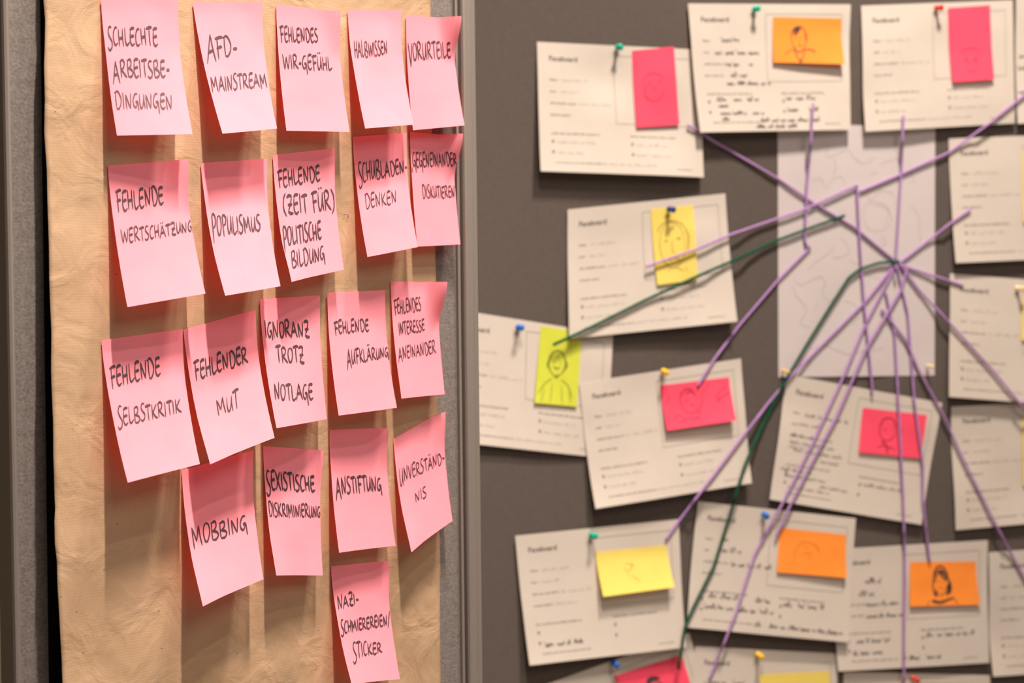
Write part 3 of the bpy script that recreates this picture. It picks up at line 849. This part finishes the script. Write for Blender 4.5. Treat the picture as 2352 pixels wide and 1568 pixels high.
# the faint outline drawing on the map
mp = CARDS['map']
outl = [[(1890, 330), (1903, 335), (1896, 350), (1905, 362), (1925, 352), (1950, 345), (1958, 360), (1972, 368)],
        [(1915, 365), (1920, 385), (1914, 402)], [(1862, 415), (1885, 412), (1900, 432), (1912, 410), (1935, 408), (1942, 425)],
        [(1965, 370), (1990, 375), (2010, 360)], [(2000, 400), (2015, 395)], [(2020, 378), (2045, 368), (2062, 365), (2070, 378)], [(2085, 385), (2098, 405), (2096, 420)],
        [(1975, 440), (1992, 448), (1998, 462), (2015, 445), (2030, 438), (2048, 445), (2058, 470)],
        [(1985, 480), (1995, 468), (2022, 465), (2040, 480), (2036, 505), (2030, 528), (1998, 528), (1986, 505), (1985, 480)],
        [(2010, 470), (2035, 478), (2048, 500), (2040, 525)], [(2090, 470), (2108, 495), (2112, 530), (2112, 565), (2095, 575)],
        [(1930, 545), (1950, 570), (1938, 590), (1910, 590)], [(1920, 560), (1905, 580), (1870, 605), (1852, 625)],
        [(1825, 640), (1840, 655), (1880, 635), (1895, 650), (1888, 670), (1905, 690), (1930, 675)],
        [(1820, 655), (1830, 680), (1850, 705), (1846, 725), (1838, 745), (1860, 752)], [(1870, 715), (1878, 695)],
        [(1940, 690), (1962, 700), (1970, 730), (1955, 745)], [(1860, 800), (1900, 795), (1940, 812), (1975, 808), (2030, 800)],
        [(1950, 600), (1975, 610), (1990, 630), (2020, 640)], [(2020, 550), (2030, 545), (2034, 560), (2022, 562)]]
ink = Ink()
for k, pl_ in enumerate(outl):
    rr = random.Random(k)
    ln = smooth_line(pl_, 6)
    ln = ln + np.array([(rr.uniform(-1.6, 1.6), rr.uniform(-1.6, 1.6)) for _ in ln])
    Lf, Rt = ribbon(ln, 1.3); ink.add(Lf, Rt)
q = np.array(ink.a); a, t = mp.inv(q[:, 0], q[:, 1])
mesh_obj('map_outline', mp.P(a, t, 0.0002), ink.f, M['pencil'], mp.root, smooth=False)


def card_w_many(px, py, own=None, skip=None):
    """stand-off of the topmost sheet under each pixel"""
    px = np.asarray(px, float); py = np.asarray(py, float); best = np.zeros(px.shape)
    for k, s in CARDS.items():
        if own and k != own or k == skip: continue
        a, t = s.inv(px, py)
        _, _, w = s.uzw(np.clip(a, 0, 1), np.clip(t, 0, 1))
        ok = (a > -.012) & (a < 1.012) & (t > -.012) & (t < 1.012) | bool(own)
        best = np.where(ok, np.maximum(best, w), best)
    for s in NOTELETS:
        if own: break
        a, t = s.inv(px, py)
        _, _, w = s.uzw(np.clip(a, 0, 1), np.clip(t, 0, 1))
        ok = (a > -.02) & (a < 1.02) & (t > -.02) & (t < 1.02)
        best = np.where(ok, np.maximum(best, w), best)
    return best


NOTELETS = []


def card_w(px, py, own=None): return float(card_w_many(np.array([px]), np.array([py]), own)[0])


# ------------------------------------------------------------------ sticky notes with drawings on the forms
def arc(cx, cy, rx, ry, a0, a1, n=12):
    return [(cx + rx * math.cos(math.radians(a0 + (a1 - a0) * i / n)), cy - ry * math.sin(math.radians(a0 + (a1 - a0) * i / n))) for i in range(n + 1)]


# drawings in note coordinates 0..1 across and 0..1 down; (points, pen mm)
MAN = [(arc(.37, .46, .115, .27, -10, 190), 1.6), (arc(.37, .46, .10, .30, 180, 360), 1.3), ([(.29, .33), (.33, .26), (.38, .24), (.34, .34), (.29, .38)], 3.2),
       ([(.31, .29), (.36, .25), (.40, .25)], 3.0), ([(.46, .33), (.48, .42), (.47, .52)], 2.6), ([(.31, .45), (.35, .43)], .9), ([(.39, .43), (.43, .44)], .9), ([(.37, .46), (.37, .54), (.39, .55)], .8),
       ([(.35, .63), (.38, .61), (.41, .63)], 1.4), ([(.30, .72), (.37, .75), (.44, .71)], 1.6), ([(.30, .70), (.22, .74), (.16, .84)], 1.1), ([(.30, .74), (.34, .88), (.38, 1.0)], 1.6),
       ([(.45, .73), (.42, .86), (.38, 1.0)], 1.6), ([(.46, .70), (.54, .70), (.60, .76)], 2.2), ([(.37, .92), (.385, .97)], 2.8), ([(.32, .62), (.31, .76)], 1.2), ([(.44, .62), (.45, .74)], 1.2)]
WOMAN = [(arc(.45, .42, .11, .32, 0, 180), 2.6), (arc(.45, .44, .085, .25, 20, 160), 2.6), ([(.34, .40), (.335, .60), (.36, .78)], 1.8), ([(.56, .38), (.60, .55), (.58, .74)], 2.6),
         ([(.57, .46), (.58, .60), (.54, .76)], 3.4), ([(.55, .52), (.55, .68), (.52, .76)], 3.0), ([(.37, .66), (.38, .76), (.40, .78)], 3.2), ([(.36, .58), (.40, .70), (.45, .76), (.50, .70), (.54, .56)], 1.0),
         ([(.42, .24), (.48, .34), (.54, .42)], 2.8), ([(.40, .28), (.37, .38), (.36, .48)], 2.2), ([(.44, .22), (.52, .30), (.57, .44)], 2.8), ([(.41, .45), (.44, .44)], .8), ([(.49, .45), (.52, .46)], .8),
         ([(.44, .60), (.47, .61)], 1.6), ([(.32, .86), (.42, .92), (.54, .87), (.64, .82)], 3.0), ([(.30, .90), (.42, .94), (.52, .90)], 2.2), ([(.28, .88), (.24, 1.0)], 1.0), ([(.64, .84), (.68, .98)], 1.0), ([(.46, .76), (.46, .84)], .8)]
SQUIG = [([(.38, .38), (.42, .34), (.48, .40), (.45, .48), (.38, .50), (.36, .42)], 1.2), ([(.46, .40), (.49, .36), (.50, .44)], 1.0), ([(.44, .62), (.50, .70), (.55, .78)], 1.0), ([(.38, .58), (.42, .56)], .8)]
SWIRL = [([(.24, .80), (.24, .52), (.32, .30), (.42, .26), (.56, .34), (.60, .52)], 1.0), ([(.34, .56), (.42, .50), (.50, .54)], .9), ([(.36, .32), (.44, .42)], .8), ([(.40, .64), (.50, .60)], .8)]
FACEY = [(arc(.45, .50, .30, .30, 0, 360, 20), 1.3), (arc(.45, .36, .34, .18, 10, 170), 1.8), ([(.78, .30), (.84, .42), (.80, .60)], 2.4), ([(.26, .44), (.36, .44)], 2.8), ([(.56, .43), (.66, .42)], 3.0),
         ([(.45, .42), (.44, .58), (.50, .60)], 1.4), ([(.34, .70), (.46, .67), (.60, .70)], 1.8), ([(.26, .84), (.46, .80), (.68, .86)], 1.2), ([(.40, .26), (.46, .30), (.52, .25)], 2.2), ([(.70, .80), (.78, .88)], 1.0)]
PERSON = [(arc(.46, .46, .20, .17, -40, 220, 16), 2.0), (arc(.46, .50, .17, .12, 190, 350, 10), 1.2), ([(.26, .42), (.24, .50), (.30, .53)], 2.4), ([(.66, .40), (.70, .48), (.62, .53)], 2.2), ([(.38, .45), (.42, .44)], 1.4),
          ([(.52, .44), (.56, .44)], 1.4), ([(.38, .50), (.46, .53), (.54, .50)], 1.8), ([(.40, .61), (.47, .64), (.52, .60)], 2.4), ([(.38, .66), (.20, .74), (.06, .88)], 1.2), ([(.58, .66), (.76, .74), (.88, .90)], 1.2),
          ([(.20, .80), (.14, .98)], 1.0), ([(.38, .72), (.36, .98)], .9), ([(.60, .74), (.64, .98)], .9), ([(.78, .80), (.84, .96)], .9), ([(.48, .36), (.46, .42)], .9)]
DUO = [([(.26, .30), (.30, .18), (.40, .14), (.48, .24)], 2.0), (arc(.40, .44, .14, .26, 60, 330, 16), 1.2), ([(.32, .42), (.38, .40)], 1.4), ([(.38, .52), (.46, .54)], 1.2), ([(.34, .28), (.42, .22), (.50, .34)], 2.2),
       ([(.60, .18), (.56, .50), (.48, .80), (.34, .92)], 1.0), ([(.76, .48), (.84, .30), (.94, .22)], 1.2), ([(.78, .54), (.90, .40), (.98, .34)], 1.6), ([(.80, .42), (.82, .52)], 1.8), ([(.12, .80), (.20, .70), (.28, .82)], 1.0),
       ([(.44, .70), (.48, .66), (.50, .72)], 1.6), ([(.10, .20), (.08, .44)], 1.6), ([(.60, .30), (.70, .12)], 1.0), ([(.20, .88), (.36, .80), (.52, .86)], 1.0)]
FACEP = [([(.34, .44), (.38, .43)], 2.0), ([(.58, .42), (.62, .42)], 2.2), (arc(.46, .50, .24, .18, 200, 340), 1.0), ([(.26, .46), (.24, .58), (.30, .66)], 1.0), ([(.44, .50), (.48, .53)], 1.0), (arc(.46, .46, .26, .14, 20, 160), 1.0)]
FACEQ = [([(.36, .68), (.40, .76)], 2.2), ([(.60, .68), (.58, .76)], 2.6), (arc(.48, .66, .24, .10, 20, 160), 1.2), ([(.48, .72), (.50, .78)], 1.0), ([(.34, .84), (.48, .88), (.62, .84)], 1.0)]
BUST = [(arc(.42, .42, .13, .26, 0, 360, 16), 1.6), ([(.30, .40), (.34, .20), (.48, .18), (.54, .36)], 2.2), ([(.34, .70), (.42, .78), (.46, .96)], 3.2), ([(.28, .84), (.40, .80), (.58, .86)], 2.0), ([(.36, .44), (.40, .43)], 1.4), ([(.62, .34), (.64, .50)], 1.6)]
HEAD = [([(.40, .42), (.44, .30), (.52, .28), (.60, .34)], 3.4), ([(.42, .38), (.50, .32), (.60, .36)], 2.6), (arc(.50, .62, .13, .26, 0, 360, 14), 1.2), ([(.44, .56), (.48, .55)], 1.8), ([(.54, .55), (.58, .56)], 1.8), ([(.58, .44), (.60, .50)], 2.0)]
STICK = [
 ('c1', [(1451.7, 116.5), (1548, 107), (1561, 286), (1463, 292.5)], 'hotpink', 'hotink', FACEP, 4, 'upright hot pink note with faint face on the highest left form', 0.3),
 ('c2', [(1776, 39), (1933, 42.5), (1940, 147), (1777.5, 143)], 'orange', 'pen', MAN, 12, 'orange note with a drawing of a short-haired man in a tie', 1),
 ('c3', [(2177, 18.6), (2274, 12), (2284, 182), (2189.5, 188.6)], 'hotpink', 'hotink', FACEQ, 6, 'upright hot pink note beside the red pin, top right', 0),
 ('c6', [(1495, 479.5), (1592, 470.6), (1602.5, 641.7), (1510, 655)], 'yellow', 'yelink', FACEY, 3, 'upright yellow note with a pencil face under the dark blue pin', 0),
 ('c7', [(1243, 748), (1336, 763), (1325.5, 934), (1228, 925)], 'lime', 'limink', PERSON, 3, 'lime green note with a drawing of a smiling person', 0),
 ('c8', [(1516, 885), (1674.7, 865.8), (1691.5, 964.7), (1532.8, 988.6)], 'hotpink', 'hotink', DUO, 14, 'wide hot pink note with a sketched waving figure, under the yellow pin', .6),
 ('c9', [(1982, 936), (2129.5, 953), (2114.6, 1052.5), (1973, 1038.5)], 'hotpink', 'hotink', BUST, 3, 'wide hot pink note crossed by two purple strings', 0),
 ('c10', [(2350, 676), (2510, 686), (2506, 792), (2347, 781)], 'yellow', 'yelink', SQUIG, 3, 'yellow note just cut off by the right edge, lower of two', 0),
 ('c5', [(2349, 345), (2440, 340), (2446, 505), (2351, 510)], 'yellow', 'yelink', SQUIG, 3, 'yellow note just cut off by the right edge, upper of two', 0),
 ('c11', [(2348, 955), (2440, 950), (2446, 1110), (2351, 1115)], 'yellow', 'yelink', SQUIG, 3, 'yellow note sliver at the right edge, lowest of them', 0),
 ('c12', [(1368, 1267), (1531.4, 1251.5), (1549.6, 1348), (1386, 1370)], 'yellow', 'yelink', SQUIG, 17, 'wide yellow note lifting off the lower left form', .0),
 ('c13', [(1791.7, 1211.6), (1943, 1227.8), (1945, 1327), (1785, 1314)], 'orange', 'orink', SWIRL, 7, 'orange note with only a faint curved sketch', 1),
 ('c14', [(2090.6, 1290.6), (2241, 1289), (2251, 1388.4), (2091, 1392.6)], 'orange', 'pen', WOMAN, 5, 'orange note with a drawing of a long-haired woman', 0),
 ('c16', [(1411, 1552), (1566, 1503), (1597, 1604), (1441, 1655)], 'hotpink', 'title', HEAD, 4, 'tilted hot pink note with a dark-haired head at the bottom edge', 0),
 ('c17', [(1745, 1548), (1906, 1540), (1908, 1645), (1748, 1652)], 'yellow', 'yelink', SQUIG, 4, 'yellow note at the bottom edge under a yellow pin', 0),
]
for k, (ck, cor, mk, ik, draw, lift, label, rb) in enumerate(STICK):
    cs = CARDS[ck]
    def base(u, z, cs=cs):
        # stand-off of the form beneath, by inverting its bilinear board coordinates
        u = np.asarray(u, float); z = np.asarray(z, float)
        a = np.full(u.shape, .5); t = np.full(u.shape, .5); c_ = cs.uz
        for _ in range(8):
            q = ((1 - a) * (1 - t))[..., None] * c_[0] + (a * (1 - t))[..., None] * c_[1] + (a * t)[..., None] * c_[2] + ((1 - a) * t)[..., None] * c_[3]
            qa = (1 - t)[..., None] * (c_[1] - c_[0]) + t[..., None] * (c_[2] - c_[3]); qt = (1 - a)[..., None] * (c_[3] - c_[0]) + a[..., None] * (c_[2] - c_[1])
            dx = u - q[..., 0]; dy = z - q[..., 1]; det = qa[..., 0] * qt[..., 1] - qa[..., 1] * qt[..., 0]
            a = a + (dx * qt[..., 1] - dy * qt[..., 0]) / det; t = t + (qa[..., 0] * dy - qa[..., 1] * dx) / det
        return cs.wf(np.clip(a, 0, 1), np.clip(t, 0, 1), u, z)
    L_ = lift * MM
    rl = rb
    ex = [0.001, 0.001, 0.001 + L_, 0.001 + L_ * (1 - .6 * rl)]
    q = [hit_on(B2, *p, base, e)[0] for p, e in zip(cor, ex)]

    def wf(a, t, u, z, base=base, L_=L_, rl=rl, k=k):
        return base(u, z) + 0.001 + L_ * (1 - .6 * rl * (1 - a)) * prof(t) + noise2(a * 2.5, t * 2.5, k + 70) * 0.0005 * sm(t / .3)
    s = Sheet(B2, q, wf)
    root = tag(empty('sticky_note', tuple(s.P(np.array(.5), np.array(0.0)))), label, 'sticky note', 'sticky notes on the white forms')
    s.build('note_sheet', 12, 14, M[mk], root)
    NOTELETS.append(s)
    W, H = s.size(); W *= 1000; H *= 1000
    ink = Ink()
    for pts, pen in draw:
        pen = pen * 1.25
        ln = smooth_line([(x * W, y * H) for x, y in pts], 3)
        Lf, Rt = ribbon(ln, pen); ink.add(Lf, Rt)
    mesh_obj('drawing', flat(s, ink.a, W, H, 0.00025), ink.f, M[ik], root, smooth=False)


# ------------------------------------------------------------------ push pins
def lathe(profile, n, origin, ax, side, up):
    V = []; F = []
    for (h, r) in profile:
        for i in range(n):
            a = 2 * math.pi * i / n
            V.append(origin + ax * h + (side * math.cos(a) + up * math.sin(a)) * r)
    m = len(profile)
    for j in range(m - 1):
        for i in range(n):
            F.append((j * n + i, j * n + (i + 1) % n, (j + 1) * n + (i + 1) % n, (j + 1) * n + i))
    F.append(tuple(range(n))[::-1]); F.append(tuple((m - 1) * n + i for i in range(n)))
    return V, F


PINS = [('c1', 1423, 108, 'green', 'green push pin at the top edge of the highest left form'),
        ('c2', 1738, 20, 'green', 'green push pin on the form beside the orange note of a man'),
        ('c3', 2158, 18, 'red', 'red push pin beside the upright hot pink note, top right'),
        ('c7', 1195, 752, 'blue', 'bright blue push pin on the form beside the aluminium frame'),
        ('c6', 1543, 481, 'navy', 'dark blue push pin through the upright yellow note'),
        ('c8', 1528, 854, 'yellow', 'yellow push pin above the wide hot pink note'),
        ('c12', 1364, 1230, 'green', 'green push pin on the lower left form with the yellow note'),
        ('c13', 1759, 1184, 'blue', 'blue push pin where two purple strings meet a form'),
        ('c16', 1414, 1525, 'blue', 'blue push pin beside the tilted hot pink note, bottom edge'),
        ('c17', 1746, 1506, 'yellow', 'yellow push pin at the bottom edge beside the lowest yellow note'),
        ('c18', 2104, 1561, 'red', 'red push pin at the bottom edge of the frame'),
        ('c10', 2345, 662, 'cream', 'pale yellow push pin at the right edge of the frame'),
        ('map', 1806, 853, 'yellow', 'yellow push pin in the lower left corner of the map'),
        ('map', 2138, 841, 'cream', 'pale push pin in the lower right corner of the map'),
        ('map', 2058, 601, 'forest', 'dark green pin at the hub where the purple strings cross on the map')]
for k, (ck, x, y, colr, label) in enumerate(PINS):
    rr = random.Random(900 + k)
    if ck == 'c6': wsurf = card_w(x, y, ck) + 0.0015
    else: wsurf = card_w(x, y, ck)
    hub = 'hub' in label
    headw = wsurf + 0.013
    u, z = B2.hit(x, y, headw)
    head_c = B2.pt(np.array(u), np.array(z), np.array(headw))
    tilt = rr.uniform(.02, .18)
    ax = B2.n * 1.0 + B2.z * (tilt * -1) + B2.u * rr.uniform(-.15, .15); ax /= np.linalg.norm(ax)
    side = np.cross(ax, B2.z); side /= np.linalg.norm(side); up = np.cross(side, ax)
    base_p = head_c - ax * 0.013
    root = tag(empty('push_pin', tuple(base_p)), label, 'push pin', 'push pins on the charcoal board')
    kk = 0.62 if (ck == 'map' and not hub) else (0.7 if hub else 1.05)
    pf = [(0.0035, .0036), (.0042, .0046), (.0054, .0048), (.0062, .0036), (.0085, .0027), (.0125, .0026), (.0150, .0033), (.0162, .0048), (.0180, .0050), (.0190, .0044), (.0193, .0015)]
    V, F = lathe([(h, r * kk) for h, r in pf], 16, base_p, ax, side, up)
    mesh_obj('pin_head', V, F, M['pin_' + colr], root)
    V, F = lathe([(-.004, .0001), (-.002, .0005), (.004, .0005)], 8, base_p, ax, side, up)
    mesh_obj('needle', V, F, M['steel'], root)


# ------------------------------------------------------------------ strings
def tube(name, pts, rad, mat, n=8, twist=900.0):
    pts = np.array(pts)
    # smooth corners (two rounds of corner cutting), then resample
    for _ in range(2):
        q = [pts[0]]
        for a, b in zip(pts[:-1], pts[1:]):
            q += [a * .8 + b * .2, a * .2 + b * .8]
        q.append(pts[-1]); pts = np.array(q)
    seg = np.linalg.norm(np.diff(pts, axis=0), axis=1); s = np.concatenate([[0], np.cumsum(seg)])
    m = max(8, int(s[-1] / 0.0016)); ss = np.linspace(0, s[-1], m)
    P = np.stack([np.interp(ss, s, pts[:, i]) for i in range(3)], -1)
    T = np.gradient(P, axis=0); T /= np.linalg.norm(T, axis=1)[:, None] + 1e-12
    S = np.cross(T, B2.n); S /= np.linalg.norm(S, axis=1)[:, None] + 1e-12
    Nn = np.cross(S, T)
    V = []; F = []
    rr = random.Random(len(pts))
    for i in range(m):
        for j in range(n):
            a = 2 * math.pi * j / n
            r = rad * (1 + .20 * math.cos(2 * (a - ss[i] * twist)) + rr.uniform(-.06, .06))
            V.append(P[i] + (S[i] * math.cos(a) + Nn[i] * math.sin(a)) * r)
    for i in range(m - 1):
        for j in range(n):
            F.append((i * n + j, i * n + (j + 1) % n, (i + 1) * n + (j + 1) % n, (i + 1) * n + j))
    F.append(tuple(range(n))[::-1]); F.append(tuple((m - 1) * n + j for j in range(n)))
    return mesh_obj(name, V, F, mat)


STR = [
 ('p', [(1580, 287), (1640, 325), (1790, 412), (1870, 467), (1960, 520), (2055, 598)], 'purple string from the highest left form down to the hub'),
 ('p', [(1868, 238), (1862, 330), (1852, 450), (1849, 555), (1858, 570)], 'purple string hanging straight down from the form with the drawn man'),
 ('p', [(1862, 567), (1790, 640), (1700, 745), (1640, 825), (1603, 885)], 'purple string from the map edge to the waving figure note'),
 ('p', [(1485, 612), (1600, 572), (1675, 540), (1850, 480), (1968, 425)], 'purple string crossing the upright yellow note'),
 ('p', [(1975, 440), (2070, 400), (2180, 350), (2270, 285), (2370, 205)], 'purple string rising from the map to the top right edge'),
 ('p', [(2075, 265), (2070, 400), (2058, 594)], 'purple string from the top right form straight down to the hub'),
 ('p', [(1968, 425), (1975, 560), (1985, 700), (2000, 850), (2004, 907)], 'purple string down the middle of the map to the tilted form'),
 ('p', [(2230, 480), (2180, 515), (2100, 578), (2062, 606)], 'short purple string from hub up to the upper right form'),
 ('p', [(2212, 655), (2150, 635), (2066, 608)], 'shortest purple string, from the hub to the right form'),
 ('p', [(2066, 606), (2110, 665), (2180, 740), (2280, 850), (2370, 960)], 'purple string from the hub to the right edge of the frame'),
 ('p', [(2055, 608), (1990, 690), (1820, 860), (1765, 925), (1700, 1010), (1640, 1090), (1560, 1195), (1530, 1238)], 'purple string from the hub down to the lower left form with green pin'),
 ('p', [(2056, 612), (1990, 740), (1935, 870), (1870, 1010), (1795, 1160), (1770, 1205), (1735, 1270), (1690, 1410), (1630, 1558)], 'long purple string from the hub to the bottom edge, left one'),
 ('p', [(2085, 610), (2070, 665), (1990, 800), (1920, 960), (1860, 1070), (1815, 1160), (1782, 1232)], 'purple string from the hub ending beside the faint orange note'),
 ('p', [(2060, 612), (2085, 720), (2100, 920), (2120, 1070), (2120, 1150), (2133, 1270), (2136, 1290)], 'purple string ending above the drawn woman'),
 ('p', [(2035, 672), (2055, 770), (2062, 900), (2075, 1150), (2078, 1280), (2076, 1600)], 'purple string running vertically across the form with the drawn woman'),
 ('p', [(2025, 710), (2080, 780), (2110, 850), (2160, 940), (2220, 1070), (2290, 1210), (2365, 1350)], 'purple string slanting down to the lower right edge'),
 ('g', [(1270, 792), (1350, 755), (1480, 690), (1600, 635), (1680, 600), (1790, 550), (1870, 520), (1940, 495)], 'dark green string from the lime note to the map'),
 ('g', [(2056, 602), (2020, 603), (1975, 618), (1950, 637), (1910, 700), (1860, 780), (1800, 880), (1740, 1000), (1710, 1070), (1680, 1170), (1640, 1300), (1590, 1400), (1573, 1440), (1566, 1490), (1557, 1535)],
  'long dark green string curving from the hub to the bottom edge'),
]
def crosses(A, B):
    for p, q in zip(A[:-1], A[1:]):
        for r, t_ in zip(B[:-1], B[1:]):
            p_, q_, r_, t2_ = map(lambda v: np.array(v, float), (p, q, r, t_))
            d1, d2 = q_ - p_, t2_ - r_
            den = d1[0] * d2[1] - d1[1] * d2[0]
            if abs(den) < 1e-9: continue
            e = r_ - p_
            a_ = (e[0] * d2[1] - e[1] * d2[0]) / den; b_ = (e[0] * d1[1] - e[1] * d1[0]) / den
            if -.03 <= a_ <= 1.03 and -.03 <= b_ <= 1.03: return True
    return False


LEVEL = []      # strings that cross lie one over the other
for k, (kd, pts, label) in enumerate(STR):
    used = {LEVEL[j] for j in range(k) if crosses(pts, STR[j][1])}
    lv = 0
    while lv in used: lv += 1
    LEVEL.append(min(lv, 4))
for k, (kd, pts, label) in enumerate(STR):
    P2 = [np.array(pts[0], float)]
    for p, q in zip(pts[:-1], pts[1:]):
        p = np.array(p, float); q = np.array(q, float); m = max(1, int(np.linalg.norm(q - p) / 14))
        for i in range(1, m + 1): P2.append(p + (q - p) * i / m)
    P2 = np.array(P2)
    w = card_w_many(P2[:, 0], P2[:, 1], skip='c2' if k == 0 else None)
    wp = np.pad(w, 2, mode='edge'); w = np.max([wp[i:i + len(w)] for i in range(5)], axis=0)   # drawn taut over whatever stands proudest
    for _ in range(2):
        wp = np.pad(w, 2, mode='edge'); w = np.maximum(w, np.convolve(wp, np.ones(5) / 5, 'valid'))
    w = w + 0.0031 + 0.0009 * LEVEL[k]
    out = []
    for (x, y), ww in zip(P2, w):
        u, z = B2.hit(x, y, ww)
        out.append(B2.pt(np.array(u), np.array(z), np.array(ww)))
    t = tube('string', out, 0.0020 if kd == 'p' else 0.0023, M['yarn_purple'] if kd == 'p' else M['yarn_green'])
    tag(t, label, 'string', 'strings across the charcoal board')
